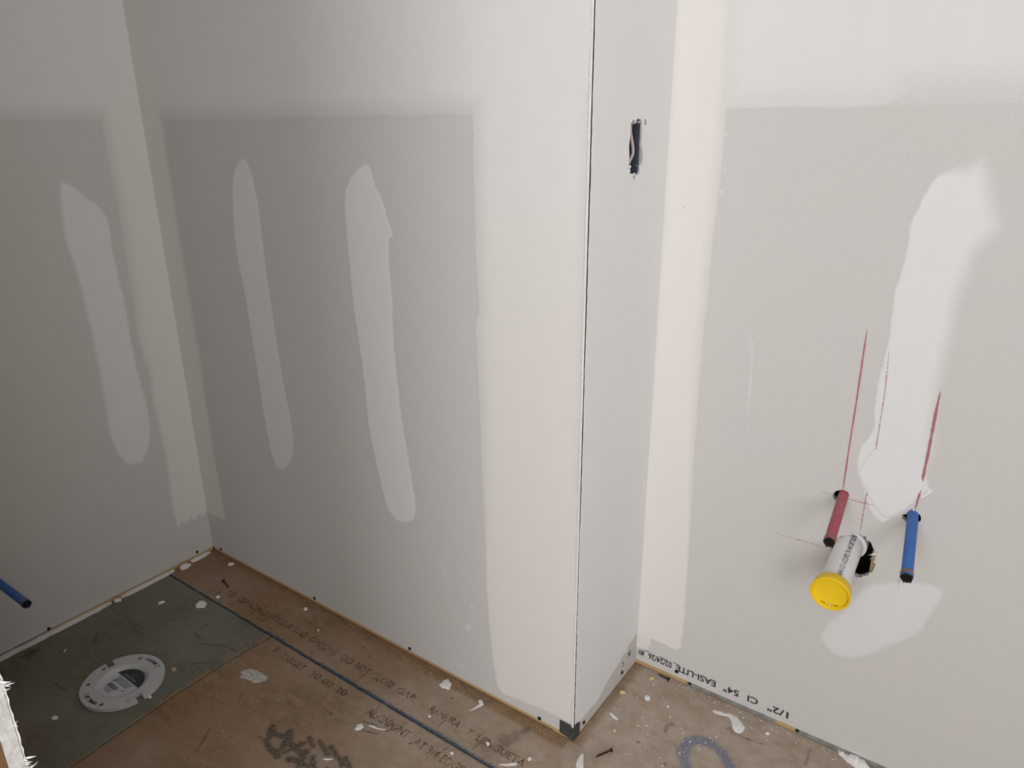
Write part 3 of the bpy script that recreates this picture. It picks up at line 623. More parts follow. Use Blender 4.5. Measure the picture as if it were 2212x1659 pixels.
# ---- back wall of the alcove
wall_back = board('wall_back', FB, 0.0, B.x-0.0008, GAP, TOP, [], MT['paper']); meta(wall_back, kind='structure')
bead_poly = BEAD_EDGE + [(1.285, 0.0475), (1.285, 2.6), (1.0405, 2.6)]
def f_back(S, Z):
    lim = 0.092+0.004*wob(S*0, Z, 20)
    d = lim - S
    c1 = 0.35*ss((d+0.001*wob(S, Z, 500))/0.004)+0.65*ss(d/(0.010+0.014*ss((Z-0.1)/0.8)))
    bot = 0.128 + jag(S+0.4, 0.012)
    c1 = c1*ss((Z-bot)/0.004)
    d2 = Z - (1.2365 + 0.0035*(S/1.0) + 0.0015*wob(S, Z*0, 25))
    c2 = (0.38*ss(d2/0.003)+0.62*ss(d2/0.045))*ss((1.62-Z)/0.05)
    d3 = sdf(S, Z, bead_poly) + 0.0013*wob(S, Z, 330) + 0.0009*wob(S+1, Z, 900)
    c3 = (0.55*ss(d3/0.0028)+0.45*ss(d3/(0.006+0.030*ss((Z-0.25)/0.5))))
    g = np.where(c1 >= np.maximum(c2, c3), 0.9, np.where(c3 > c2, 0.45+0.5*ss((1.25-Z)/0.4), 0.25))
    return np.maximum(np.maximum(c1, c2), c3), g
field_obj('joint_compound', FB, arr(0, B.x-0.004, 0.003), ZM, f_back, MT['mud'], wall_back, height=0.0008)
poly_patch('compound_patch', FB, smooth_poly(PATCH_BACK_A, 2), wall_back, 0.008, 0.2, label='narrow pale compound patch on the back wall')
poly_patch('compound_patch', FB, smooth_poly(PATCH_BACK_B, 2), wall_back, 0.0042, 0.2, label='wider pale compound patch with a nicked upper edge')
poly_patch('compound_smear', FB, SMEAR_BACK, wall_back, 0.012, 0.2, 0.002, 0.002, 0.0003, 0.55)
poly_patch('compound_smear', FB, [(0.905, 0.30), (0.955, 0.37), (0.962, 0.25), (0.948, 0.20), (0.935, 0.235)], wall_back, 0.03, 0.2, 0.003, 0.002, 0.0002, 0.28)
poly_patch('compound_smear', FB, [(a+0.0008, b) for a, b in SMEAR_HOOK] + [(a+0.003, b-0.004) for a, b in SMEAR_HOOK[::-1]], wall_back, 0.003, 0.2, 0.0012, 0.0008, 0.0003, 0.5)
poly_patch('compound_smear', FB, [(0.965, 0.045), (0.975, 0.058), (0.992, 0.052), (0.985, 0.040)], wall_back, 0.008, 0.2, 0.0015, 0.002, 0.0006, 0.7)
plate_back = box_frame('sole_plate', FB, 0.0, B.x-BT-0.002, 0.0014, 0.0130, -BT-0.038, -0.0040, MT['wood_x'], wall_back)

# ---- side wall of the projecting corner
hole_box = smooth_poly(HOLE_BOX[:19]+[(0.1766, 1.2235)]+HOLE_BOX[24:], 2, 0.0004)
LR = (C-B).length
wall_side = board('wall_side', FR, 0.0068, LR, 0.0060, TOP, [hole_box], MT['paper']); meta(wall_side, kind='structure')
ret_poly = [(0.0035, 0.044), (0.0230, 0.036), (0.0300, 0.0345), (0.105, 0.031), (0.150, 0.0520), (0.168, 0.0575), (0.207, 0.0650), (0.222, 0.073), (0.235, 0.0675), (0.250, 0.0830), (0.262, 0.0790), (0.275, 0.088), (0.30, 0.083), (0.30, 2.7), (-0.01, 2.7)]
def f_ret(S, Z):
    d = sdf(S, Z, ret_poly) + 0.001*wob(S, Z, 300)
    gapw = 0.0022 + 0.0020*ss((Z-0.45)/0.5) + 0.0011*np.clip(wob(S*0, Z, 22), -1, 1) + 0.0007*wob(S*0, Z, 160)
    gapw = np.where(Z < 0.16, 0.0012+0.0006*wob(S*0, Z, 90), gapw)
    d = np.minimum(d, (S-gapw)*1.6)
    return ss(d/0.0022), np.full(S.shape, 0.10)+0.35*ss((S-0.22)/0.07), 1.0  # last value: painted brightening of this wall in place of light
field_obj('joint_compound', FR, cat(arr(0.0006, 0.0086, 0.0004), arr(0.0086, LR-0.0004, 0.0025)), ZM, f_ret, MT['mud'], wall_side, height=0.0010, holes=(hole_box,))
plate_side = box_frame('sole_plate', FR, 0.0020, LR+0.01, 0.0014, 0.0130, -BT-0.038, -0.0016, MT['wood_x'], wall_side)
box_frame('wall_core', FR, 0.02, LR+0.002, 0.038, TOP, -0.115, -0.112, MT['cavity'], wall_side)

# corner bead: dark L-profile along the outside edge with a compound-covered nose
bead = bpy.data.objects.new('corner_bead', None); bead.location = B; link(bead, wall_side)
bm = bmesh.new()
prof = [(B.x-0.0340, 0.0000), (B.x-0.0340, -0.0004), (B.x-0.0010, -0.0006), (B.x+0.0007, -0.0002), (B.x+0.0006, 0.0255), (B.x+0.0000, 0.0255), (B.x-0.0002, 0.0008)]
lo = [bm.verts.new((x-B.x, y, 0.0095 if i in (0, 1) else 0.003)) for i, (x, y) in enumerate(prof)]
hi = [bm.verts.new((x-B.x, y, 0.0430)) for x, y in prof]
for k in range(len(prof)):
    k2 = (k+1) % len(prof); bm.faces.new((lo[k], lo[k2], hi[k2], hi[k]))
bm.faces.new(lo); bm.faces.new(hi[::-1])
o = bm_obj('bead_flange', bm, MT['bead'], bead); o['label'] = 'exposed dark grey foot of the corner bead'
bm = bmesh.new()
prof = [(-0.0050, 0.0004), (0.0002, -0.0003), (0.0002, 0.0060), (-0.0030, 0.0060)]
lo = [bm.verts.new((x, y, 0.043)) for x, y in prof]; hi = [bm.verts.new((x, y, TOP)) for x, y in prof]
for k in range(4): bm.faces.new((lo[k], lo[(k+1) % 4], hi[(k+1) % 4], hi[k]))
bm.faces.new(lo); bm.faces.new(hi[::-1])
o = bm_obj('bead_crack', bm, MT['bead'], bead); o['label'] = 'dark open crack along the corner bead'
nosev = []; nosef = []
zs = [0.040]+[0.046+0.02*k for k in range(75)]+[TOP]
for z in zs:
    wv = 1+0.25*math.sin(z*31)+0.2*math.sin(z*83)
    for t in range(7):
        an = R_(180+15+t*22)
        nosev.append((0.0030*math.cos(R_(185+t*28))-0.0027, 0.0015*wv*math.sin(R_(185+t*28))-0.0001, z))
for i in range(len(zs)-1):
    for t in range(6):
        a = i*7+t; nosef.append((a, a+1, a+8, a+7))
o = mesh_obj('bead_nose', nosev, nosef, MT['white_paint'], bead, True)

# ---- right wall of the recess
holes_x = [smooth_poly(HOLE_PVC, 3, 0.0006), smooth_poly(HOLE_RED, 2, 0.0004), smooth_poly(HOLE_BLUE, 2, 0.0008)]
wall_right = board('wall_right', FX, 0.0, ROOM_X-C.x, GAP-0.001, TOP, holes_x, MT['paper']); meta(wall_right, kind='structure')
rc_poly = RIGHT_CORNER + [(-0.01, 0.0455), (-0.01, 2.7), (0.108, 2.7)]
rt_poly = RIGHT_TOP + [(0.37, 1.62), (0.05, 1.62)]
def f_right(S, Z):
    d1 = sdf(S, Z, rc_poly) + 0.0010*wob(S, Z, 300)
    c1 = 0.45*ss(d1/0.003)+0.55*ss(d1/(0.006+0.020*ss((Z-0.2)/0.7)))
    d2 = sdf(S, Z, rt_poly)
    c2 = 0.50*ss(d2/0.0025)+0.35*ss(d2/0.05)
    d3 = Z-(1.249+0.0015*wob(S, Z*0, 12)); c3 = (0.18*ss(d3/0.004)+0.70*ss(d3/0.075))*ss((1.66-Z)/0.06)*ss((S-0.10)/0.05)
    g = np.where(c1 >= np.maximum(c2, c3), 1.0, 0.15)
    return np.maximum(np.maximum(c1, c2), c3), g
field_obj('joint_compound', FX, cat(arr(0.0, 0.13, 0.0025), arr(0.13, 0.72, 0.004), arr(0.72, ROOM_X-C.x, 0.1)), ZM, f_right, MT['mud'], wall_right, height=0.0010)
poly_patch('compound_patch', FX, smooth_poly(PATCH_RIGHT, 2), wall_right, lambda S, Z: 0.0035+0.032*ss((S-0.44)/0.07)*ss((Z-0.62)/0.1), 0.05, holes=(holes_x[2],), label='broad white compound patch above the blue pipe')
poly_patch('compound_patch', FX, smooth_poly([(0.405, 0.63), (0.43, 0.690), (0.455, 0.667), (0.50, 0.66), (0.522, 0.64), (0.515, 0.60), (0.50, 0.577), (0.47, 0.545), (0.44, 0.566), (0.415, 0.605)], 2), wall_right, 0.01, 0.0, height=0.0016, label='second coat at the foot of the broad white patch')
poly_patch('compound_patch', FX, smooth_poly(PATCH_RIGHT_LOW, 2), wall_right, 0.013, 0.1, fac=0.72, label='thin oval compound patch below the yellow capped pipe')
for rd_ in RIDGE[:2]:
    poly_patch('compound_ridge', FX, [(a-0.0016, b-0.0014) for a, b in rd_] + [(a+0.0016, b+0.0014) for a, b in rd_[::-1]], wall_right, 0.0022, 0.0, 0.0012, 0.0004, 0.0013, 0.9)
poly_patch('compound_ridge', FX, FLAKE, wall_right, 0.0018, 0.0, 0.001, 0.0005, 0.0030, 1.0, holes=(holes_x[2],), label='raised white compound flake above the blue pipe')
poly_patch('compound_smear', FX, SMEAR_RIGHT, wall_right, 0.010, 0.0, 0.002, 0.0012, 0.0003, 0.45)
poly_patch('compound_smear', FX, [(0.195, 0.66), (0.203, 0.74), (0.199, 0.845), (0.1945, 0.845), (0.196, 0.74)], wall_right, 0.003, 0.0, 0.0015, 0.0006, 0.0004, 0.5)
for z in (1.05, 1.10, 1.14, 1.18, 1.20):
    poly_patch('compound_smear', FX, [(0.109+random.uniform(-.004, .004), z), (0.116, z+0.005), (0.113, z+0.014), (0.107, z+0.008)], wall_right, 0.004, 0.0, 0.0015, 0.002, 0.0004, 0.5)
LIN = {}
for pts, wd, cv in LINES_RED:
    mt = LIN.setdefault(cv, make_line('red_crayon', (0.42, 0.10, 0.12), cv))
    o = ribbon('marker_line', [FX.p(a, z, 0.0016) for a, z in pts], FX.n, wd*1.35, mt, wall_right); o['label'] = 'red layout line'
mp = make_line('pencil', (0.20, 0.19, 0.20), 0.7)
for pts, wd in LINES_PENCIL:
    ribbon('pencil_line', [FX.p(a, z, 0.0006) for a, z in pts], FX.n, wd, mp, wall_right)['label'] = 'grey pencil line'
for fr_, a, z, w_, h_, par_ in ((FX, 0.0395, 1.0750, 0.0035, 0.0012, wall_right), (FX, 0.2085-0.045, 0.676, 0.0010, 0.0014, wall_right), (FB, 0.6785, 0.5480, 0.0008, 0.008, wall_back)):
    mesh_obj('scuff', [fr_.p(a, z, 0.0013), fr_.p(a+w_, z+h_*0.2, 0.0013), fr_.p(a+w_*1.2, z+h_*1.1, 0.0013), fr_.p(a+w_*0.3, z+h_, 0.0013)], [(0, 1, 2, 3)], mp, par_)
# board print, upside down along the foot of the sheet
def print_x(txt, s_right, s_left, z_base, h):
    # upside down: the line starts at the right and the capitals hang downwards
    return text_obj('printed_lettering', txt, lambda u, v: FX.p(s_right+(s_left-s_right)*u, z_base-v*h, 0.0004), MT['ink_board'], wall_right, 0.022)
zb = 0.0475
print_x('1/2"', 0.356, 0.312, zb-0.004, 0.0165); print_x('CI', 0.291, 0.268, zb-0.003, 0.0165); print_x('54"', 0.249, 0.214, zb-0.003, 0.0165)
print_x('EASI-LITE', 0.196, 0.101, zb-0.003, 0.0165); print_x('02/24/26', 0.0905, 0.0315, zb-0.003, 0.0165); print_x('MW', 0.0195, 0.0045, zb-0.003, 0.0165)
for a0, a1 in ((0.0925, 0.108), (0.0195, 0.034), (0.057, 0.078)):
    ribbon('printed_rule', [FX.p(a0, zb-0.0005, 0.0004), FX.p(a1, zb-0.0005, 0.0004)], FX.n, 0.0014, MT['ink_board'], wall_right, False)
def print_r(txt, s0, s1, z, h):
    return text_obj('printed_lettering', txt, lambda u, v: FR.p(s1+(s0-s1)*u, z-v*h, 0.0004), MT['ink_board'], wall_side, 0.022)
print_r('C', 0.218, 0.226, 0.052, 0.013); print_r('26', 0.247, 0.262, 0.060, 0.014)
plate_right = box_frame('sole_plate', FX, -0.02, ROOM_X-C.x, 0.0014, 0.0120, -BT-0.038, -0.0014, MT['wood_x'], wall_right)
for k, (q0, q1) in enumerate(PLATE_GRAY):
    s1 = q1[0] if k == 0 else 0.95
    sp = box_frame('nail_plate', FX, q0[0], s1, 0.0012, 0.0120, -0.006, -0.0006, MT['steel'], wall_right, 0.0004); sp['label'] = 'grey steel nail plate on the sole plate'
    a, z = NAILS_RIGHT[k]
    bm_obj('nail_head', lathe([(0, 0.0038), (0.0010, 0.0036), (0.0014, 0.0018), (0.0015, 0)], FX.p(a, 0.0074, -0.0006), FX.n, 14), MT['black'], sp, True)
# framing seen through the drain hole, and the dark cavity behind the board
box_frame('wall_stud', FX, 0.4555, 0.4835, 0.038, TOP, -BT-0.089, -BT-0.0002, MT['wood_z'], wall_right)
box_frame('wall_core', FX, -0.1, ROOM_X-C.x, 0.0, TOP, -0.135, -0.130, MT['cavity'], wall_right)

# screw heads standing proud along the foot of the boards
def screw_head(fr, a, z, par):
    o = bm_obj('screw_head', lathe([(0, 0.0026), (0.0008, 0.0039), (0.0020, 0.0043), (0.0026, 0.0036), (0.0026, 0.0014), (0.0016, 0.0)], fr.p(a, z, 0.0002), fr.n, 14), MT['black'], par, True)
    return o
for a, z in SCREWS_LEFT: screw_head(FL, a, max(z, GAP+0.003), wall_left)
for a, z in SCREWS_BACK: screw_head(FB, a, max(z, 0.018), wall_back)
for a, z in SCREWS_RET: screw_head(FR, a, z, wall_side)
for a, z in SCREWS_RIGHT: screw_head(FX, a, z, wall_right)

# ---- partition stub beside the camera: cut drywall end, stud behind, torn face paper
JX, JY0, JY1 = 1.165, -0.891, -0.8783
wall_front = box_world('wall_front', 0.02, JX, JY0, JY1, 0.008, TOP, MT['gypsum']); meta(wall_front, kind='structure')
box_world('facing_paper', 0.02, JX-0.0015, JY1, JY1+0.0006, 0.008, TOP, MT['paper'], wall_front)
box_world('wall_stud', JX-0.040, JX-0.002, JY0-0.0895, JY0-0.0005, 0.0, TOP, MT['wood_shaded'], wall_front)
box_world('outer_board', 0.02, JX, JY0-0.103, JY0-0.090, 0.008, TOP, MT['paper'], wall_front)
random.seed(11)
def tuft(z, n, size, dx=0.0):
    V = []; F = []
    for k in range(n*3):
        b = Vector((JX-0.001+dx, JY1+random.uniform(-0.002, 0.001), z+random.uniform(-size, size)*0.8))
        d = Vector((random.uniform(0.05, 0.6), random.uniform(0.5, 1.0), random.uniform(-0.5, 0.7))).normalized()
        L = size*random.choice((0.4, 0.5, 0.7, 0.9, 1.3, 1.7)); wdt = size*random.uniform(0.08, 0.24)
        s = d.cross(Vector((1, 0.2, 0.1))).normalized()*wdt
        curl = Vector((0.5, 0.1, random.uniform(-.3, .5)))*L*0.35
        base = len(V)
        V += [b-s, b+s, b+d*L*0.5-s*0.8+curl*0.2, b+d*L*0.5+s*0.7+curl*0.2, b+d*L+curl]
        F += [(base, base+1, base+3, base+2), (base+2, base+3, base+4)]
    return mesh_obj('torn_paper', V, F, MT['torn'], wall_front)
for z, n, s in ((0.738, 7, 0.0055), (0.730, 4, 0.004), (0.688, 1, 0.004), (0.642, 2, 0.006), (0.634, 2, 0.0065), (0.60, 3, 0.005), (0.80, 4, 0.005), (0.90, 3, 0.005), (1.05, 3, 0.005)): tuft(z, n, s)
# ragged lip of face paper down the whole cut edge
V = []; F = []
n = 260
for k in range(n+1):
    z = 0.02+(1.6-0.02)*k/n
    V += [(JX-0.002, JY1+0.0007, z), (JX+0.0004, JY1+0.0007+random.uniform(0, 0.0018), z)]
    if k: F.append((2*k-2, 2*k-1, 2*k+1, 2*k))
mesh_obj('torn_paper', V, F, MT['torn'], wall_front)

# ---- remaining shell (outside the frame): room walls, ceiling, window wall
wy0, wy1, wz0, wz1 = WIN2
def wall_with_window(name, fr, s0, s1, a, b, z0_, z1_):
    bm = bmesh.new()
    for (a0, a1, z0, z1) in ((s0, a, -0.04, TOP), (b, s1, -0.04, TOP), (a, b, -0.04, z0_), (a, b, z1_, TOP)):
        vs = [bm.verts.new(fr.p(q, z, o)) for o in (-0.1, 0) for z in (z0, z1) for q in (a0, a1)]
        for f in ((0, 1, 3, 2), (4, 6, 7, 5), (0, 4, 5, 1), (2, 3, 7, 6), (0, 2, 6, 4), (1, 5, 7, 3)): bm.faces.new([vs[i] for i in f])
    return meta(bm_obj(name, bm, MT['paper']), kind='structure')
wall_far = wall_with_window('wall_far', Frame(Vector((ROOM_X, 0, 0)), (0, 1, 0), (-1, 0, 0)), ROOM_Y-0.1, 0.42, wy0, wy1, wz0, wz1)
wall_rear = wall_with_window('wall_rear', Frame(Vector((0, ROOM_Y, 0)), (1, 0, 0), (0, 1, 0)), -0.15, ROOM_X+0.1, *WIN)
ceiling = box_world('ceiling', -0.15, ROOM_X+0.1, ROOM_Y-0.1, 0.45, TOP+0.0005, TOP+0.1, MT['ceiling']); meta(ceiling, kind='structure')
box_world('wall_core', -0.15, -0.13, ROOM_Y, 0.1, -0.04, TOP, MT['cavity'], wall_left)
box_world('wall_core', -0.15, B.x-0.12, 0.11, 0.13, -0.04, TOP, MT['cavity'], wall_back)

# ================================================================== PLUMBING
def stub(name, base, tip, r, mat, label, back=0.06, plugdark=True, into=None):
    """capped plastic supply stub: sleeve, copper crimp ring, lip and black end"""
    base = Vector(base); tip = Vector(tip); ax = (tip-base).normalized(); L = (tip-base).length
    root = empty(name, base, label, 'pipe')
    O = Vector((0, 0, 0))
    bm_obj('sleeve', lathe([(-back, r), (L-0.0125, r), (L-0.0120, r*0.97)], O, ax, 28), mat, root, True)
    bm_obj('crimp_ring', lathe([(L-0.0120, r*0.9), (L-0.0120, r*1.06), (L-0.0108, r*1.10), (L-0.0066, r*1.10), (L-0.0055, r*1.06), (L-0.0055, r*0.9)], O, ax, 28, False, False), MT['copper'], root, True)
    bm_obj('end_lip', lathe([(L-0.0066, r*1.0), (L-0.0035, r*1.06), (L-0.0022, r*1.06), (L-0.0014, r*0.98), (L-0.0014, r*0.8)], O, ax, 28, False, False), mat, root, True)
    bm = lathe([(L-0.005, r*0.95), (L+0.0022, r*0.93), (L+0.0030, r*0.86), (L+0.0022, r*0.70), (L+0.0018, 0)], O, ax, 28, False)
    u = ax.orthogonal().normalized(); v = ax.cross(u)
    for k in range(5):
        an = k*2*math.pi/5+0.4; c = (u*math.cos(an)+v*math.sin(an))*r*0.95+ax*(L+0.001)
        lathe([(-0.002, r*0.13), (0.0022, r*0.12)], c, ax, 6, True, True, bm)
    bm_obj('end_plug', bm, MT['black'], root, False)['label'] = 'black end'
    return root
bR = FX.p(0.3921, 0.5745, -0.002); bBl = FX.p(0.5085, 0.571, -0.002)
stub('water_pipe', bR, (1.6845, 0.137, 0.5598), 0.0090, MT['red'], 'red water supply pipe stub sticking out of the right wall')
stub('water_pipe', bBl, (1.8060, 0.135, 0.5385), 0.0090, MT['blue'], 'blue water supply pipe stub beside the red one on the right wall')
stub('water_pipe', FL.p(0.5690, 0.2390, -0.002), (0.2180, -0.5665, 0.2380), 0.0090, MT['blue'], 'blue water supply pipe stub low on the left wall', back=0.05)

# drain: pipe, fitting hub, print, yellow test cap
pb_ = FX.p(0.4155, 0.4700, 0.0); pt = Vector((1.6975, 0.1440, 0.4570)); ax = (pt-pb_).normalized(); L = (pt-pb_).length
drain = empty('drain_pipe', pb_, 'white plastic drain pipe with a yellow cap on the right wall', 'pipe')
O0 = Vector((0, 0, 0)); PR = 0.0243
bm_obj('pipe_tube', lathe([(-0.085, PR), (L-0.010, PR)], O0, ax, 48), MT['pvc'], drain, True)
bm_obj('fitting_hub', lathe([(-0.080, 0.0300), (-0.0135, 0.0302), (-0.0110, 0.0298), (-0.0105, 0.0285), (-0.0110, PR*1.0)], O0, ax, 48, False, False), MT['pvc'], drain, True)
CR = 0.0335
cap_ = bm_obj('test_cap', lathe([(L-0.022, PR*1.01), (L-0.0225, 0.0300), (L-0.0205, 0.0312), (L-0.004, CR-0.0004), (L-0.0008, CR), (L+0.0004, CR-0.0008), (L+0.0005, CR-0.0026), (L-0.0006, CR-0.0036), (L-0.0055, CR-0.0052), (L-0.0060, CR-0.0075), (L-0.0060, 0.0)], O0, ax, 56, False, False), MT['yellow'], drain, True)
cap_['label'] = 'yellow plastic test cap'
up = Vector((0, 0, 1)); ux = (up-ax*ax.dot(up)).normalized(); vx = ax.cross(ux)
V = []; F = []
for k in range(15):   # grime line in the foot of the recess
    an = R_(150+4.5*k); wdt = 0.0006*(0.3+abs(math.sin(k*1.9)))
    for rr in (CR-0.0066-wdt, CR-0.0066+wdt): V.append((ux*math.cos(an)+vx*math.sin(an))*rr+ax*(L-0.0054))
    if k and k % 5: F.append((2*k-2, 2*k-1, 2*k+1, 2*k))
mesh_obj('grime', V, F, MT['black'], cap_)
bm_obj('compound_crumb', lathe([(0, 0.003), (0.0015, 0.0025), (0.0022, 0)], (ux*math.cos(R_(182))+vx*math.sin(R_(182)))*(CR-0.0062)+ax*(L-0.006), ax, 9), MT['yellowchip'], cap_, True)
def pvc_map(u, v):
    d = L-0.026-u*(L-0.012); an = PHI+(v-0.5)*0.36
    return (ux*math.cos(an)+vx*math.sin(an))*(PR+0.0007)+ax*d
PHI = R_(-14)
text_obj('printed_lettering', 'AKA112 1-1/2 DF2 7N 40 DETSIDED', pvc_map, MT['ink_pipe'], drain, 0.008)

# electrical box behind the cut-out in the side wall
eb = empty('electrical_box', FR.p(0.1545, 1.13, -BT), 'dark blue grey electrical box recessed in a rough cut wall hole', 'electrical box')
bm = bmesh.new()
a0, a1, z0, z1, d0, d1 = 0.1345, 0.1752, 1.1450, 1.2300, -0.0016, -0.075
off0 = Vector(eb.location)
def shell(a0, a1, z0, z1, d0, d1):
    f = [bm.verts.new(FR.p(a, z, d0)-off0) for a, z in ((a0, z0), (a1, z0), (a1, z1), (a0, z1))]
    b_ = [bm.verts.new(FR.p(a, z, d1)-off0) for a, z in ((a0, z0), (a1, z0), (a1, z1), (a0, z1))]
    for k in range(4): bm.faces.new((f[k], f[(k+1) % 4], b_[(k+1) % 4], b_[k]))
    bm.faces.new(b_); return f
f1 = shell(a0, a1, z0, z1, d0, d1); f2 = shell(a0-0.0012, a1+0.0012, z0-0.0012, z1+0.0012, d0, d1-0.002)
for k in range(4): bm.faces.new((f1[k], f1[(k+1) % 4], f2[(k+1) % 4], f2[k]))
bm_obj('box_body', bm, MT['box'], eb)
for z in (1.2290, 1.1450):
    bm_obj('screw_boss', lathe([(0, 0.0042), (0.030, 0.0042)], FR.p(0.150, z, -0.044)-off0, FR.n, 14), MT['box'], eb, True)
bm_obj('cable', tube([FR.p(a+0.002, z, -0.0045-0.0015*math.sin(k*0.5))-off0 for k, (a, z) in enumerate(smooth_poly(CABLE, 3)[:-3])], 0.0027, 10), MT['cable'], eb, True)['label'] = 'pinkish beige cable'
bm_obj('cable_bundle', tube([FR.p(0.1770, 1.190, -0.004)-off0, FR.p(0.1785, 1.178, -0.003)-off0, FR.p(0.1785, 1.165, -0.003)-off0, FR.p(0.1765, 1.154, -0.004)-off0], 0.0020, 8), MT['steel'], eb, True)
# burrs of gypsum and paper round the cut-out
for a, z, s in ((0.1365, 1.2290, 0.0045), (0.1500, 1.2330, 0.0050), (0.1395, 1.1560, 0.0040), (0.1370, 1.1490, 0.0050), (0.1790, 1.1545, 0.0045), (0.1560, 1.1425, 0.0040), (0.1800, 1.2200, 0.0035)):
    V = []; F = []
    for k in range(7):
        an = k*2*math.pi/7; V.append(FR.p(a+s*random.uniform(.5, 1.1)*math.cos(an), z+s*random.uniform(.5, 1.1)*math.sin(an), 0.0008))
    V.append(FR.p(a, z, 0.0030)); V.append(FR.p(a, z, -0.004))
    for k in range(7): F += [(k, (k+1) % 7, 7), ((k+1) % 7, k, 8)]
    mesh_obj('gypsum_burr', V, F, MT['torn'], wall_side)
for a, z, s in ((0.1885, 1.2275, 0.0055), (0.1405, 1.2270, 0.0042), (0.1560, 1.1375, 0.0045)):
    V = [FR.p(a+s*0.55*random.uniform(.7, 1.2)*math.cos(k*0.7854), z+s*random.uniform(.8, 1.2)*math.sin(k*0.7854), 0.0016) for k in range(8)]
    mesh_obj('paper_tear', V, [tuple(range(8))], MT['tan'] if a > 0.17 else MT['steel'], wall_side)
# torn paper burrs on the drain and pipe holes
random.seed(5)
def burr_ring(poly, k0, k1, size, seedn, off=0.0006):
    V = []; F = []; n = len(poly)
    cx = sum(p[0] for p in poly)/n; cz = sum(p[1] for p in poly)/n
    for k in range(k0, k1):
        a, z = poly[k % n]; a2, z2 = poly[(k+1) % n]
        t = random.uniform(-0.25, 0.5)
        b = len(V)
        V += [FX.p(a, z, off), FX.p(a2, z2, off), FX.p((a+a2)/2+(cx-a)*size*t*40, (z+z2)/2+(cz-z)*size*t*40, off+random.uniform(-0.003, 0.0025))]
        F.append((b, b+1, b+2))
    return mesh_obj('paper_tear', V, F, MT['torn'], wall_right)
burr_ring(holes_x[0], 0, len(holes_x[0]), 0.006, 1)
burr_ring(holes_x[2], 0, len(holes_x[2]), 0.010, 2)
V = []; F = []
for k in range(9):
    b = Vector(FX.p(0.4600+random.uniform(-0.003, 0.004), 0.470+random.uniform(-0.007, 0.007), 0.0005)); q = len(V)
    d = Vector((random.uniform(-0.9, 0.8), random.uniform(-1, -0.2), random.uniform(-0.5, 0.5))).normalized()*random.uniform(0.004, 0.010)
    V += [b+Vector((0, 0, 0.0016)), b-Vector((0, 0, 0.0016)), b+d]; F.append((q, q+1, q+2))
mesh_obj('torn_paper', V, F, MT['torn'], wall_right)

# ================================================================== TOILET FLANGE
FC = Vector((0.334, -0.457, 0.0)); FH = 0.0100; FRD = 0.0895
flange = empty('toilet_flange', FC, 'white round plastic toilet flange on the greenish floor', 'flange')
def pol(r, deg): return (r*math.cos(R_(deg)), r*math.sin(R_(deg)))
outer = []
for k in range(120):
    dg = k*3.0
    def near(c, hw): return abs((dg-c+180) % 360-180) < hw
    if near(172, 4.6) or near(-4, 4.6):
        outer.append((pol(0.0685, dg)))
    else: outer.append(pol(FRD, dg))
# square the notches: insert radial edges
def notch_loop():
    pts = []
    for c0, c1 in ((176.5, 356-8.5+4), (0.5, 167.5)):
        pass
    def arc(r, a, b, n): return [pol(r, a+(b-a)*k/n) for k in range(n+1)]
    pts += arc(FRD, 0.8, 167.2, 56); pts += arc(0.0690, 166.0, 178.0, 5); pts += arc(FRD, 176.8, 351.2, 58); pts += arc(0.0690, 350.0, 362.0, 5)
    return pts
loops = [notch_loop()]
IR = 0.0560
loops.append([pol(IR, k*6) for k in range(60)])
HOLES_F = (122, 160, -175, -135, -63, -20, 10, 53)
for dg in HOLES_F:
    cx, cy = pol(0.0755, dg); loops.append([(cx+0.0052*math.cos(k*0.5236), cy+0.0052*math.sin(k*0.5236)) for k in range(12)])
def slot(a, b, wide_at_end):
    n = 12; r0, r1 = 0.0722, 0.0790
    o_ = [pol(r1+0.0006, a+(b-a)*k/n) for k in range(n+1)]; i_ = [pol(r0-0.0006, b+(a-b)*k/n) for k in range(n+1)]
    w = 5.5 if b > a else -5.5
    if wide_at_end: o_ = o_ + [pol(r1+0.0028, b), pol(r1+0.0028, b+w), pol(r0-0.0035, b+w), pol(r0-0.0035, b)]
    return o_+i_
loops.append(slot(112, 78, True)); loops.append(slot(-72, -106, True))
bm = bmesh.new(); allv = []
for lp in loops:
    vs = [bm.verts.new((x, y, FH)) for x, y in lp]; allv.append((vs, lp))
es = [bm.edges.new((vs[i], vs[(i+1) % len(vs)])) for vs, _ in allv for i in range(len(vs))]
bmesh.ops.triangle_fill(bm, use_beauty=True, use_dissolve=False, edges=es)
for vs, lp in allv:
    lo = [bm.verts.new((x*1.0, y*1.0, 0.0010)) for x, y in lp]
    for i in range(len(vs)): bm.faces.new((vs[i], vs[(i+1) % len(vs)], lo[(i+1) % len(vs)], lo[i]))
bm_obj('flange_ring', bm, MT['flange'], flange)
bm_obj('flange_bowl', lathe([(FH+0.0002, 0.0575), (FH+0.0002, 0.0552), (FH-0.0012, 0.0535), (0.0045, 0.0480), (0.0030, 0.0468), (0.0012, 0.0466)], O0, (0, 0, 1), 60, False, False), MT['flange'], flange, True)
for dg in HOLES_F:
    cx, cy = pol(0.0755, dg)
    bm_obj('screw_hole', lathe([(0.0, 0.0050), (0.0048, 0.0050), (0.0052, 0.0)] if dg in (122, -175, -135, -63, -20) else [(0.0, 0.0050), (0.0082, 0.0050), (0.0088, 0.0)], (cx, cy, 0.0012), (0, 0, 1), 12, False), MT['cavity'] if dg in (122, -175, -63, -135) else MT['flange'], flange, True)
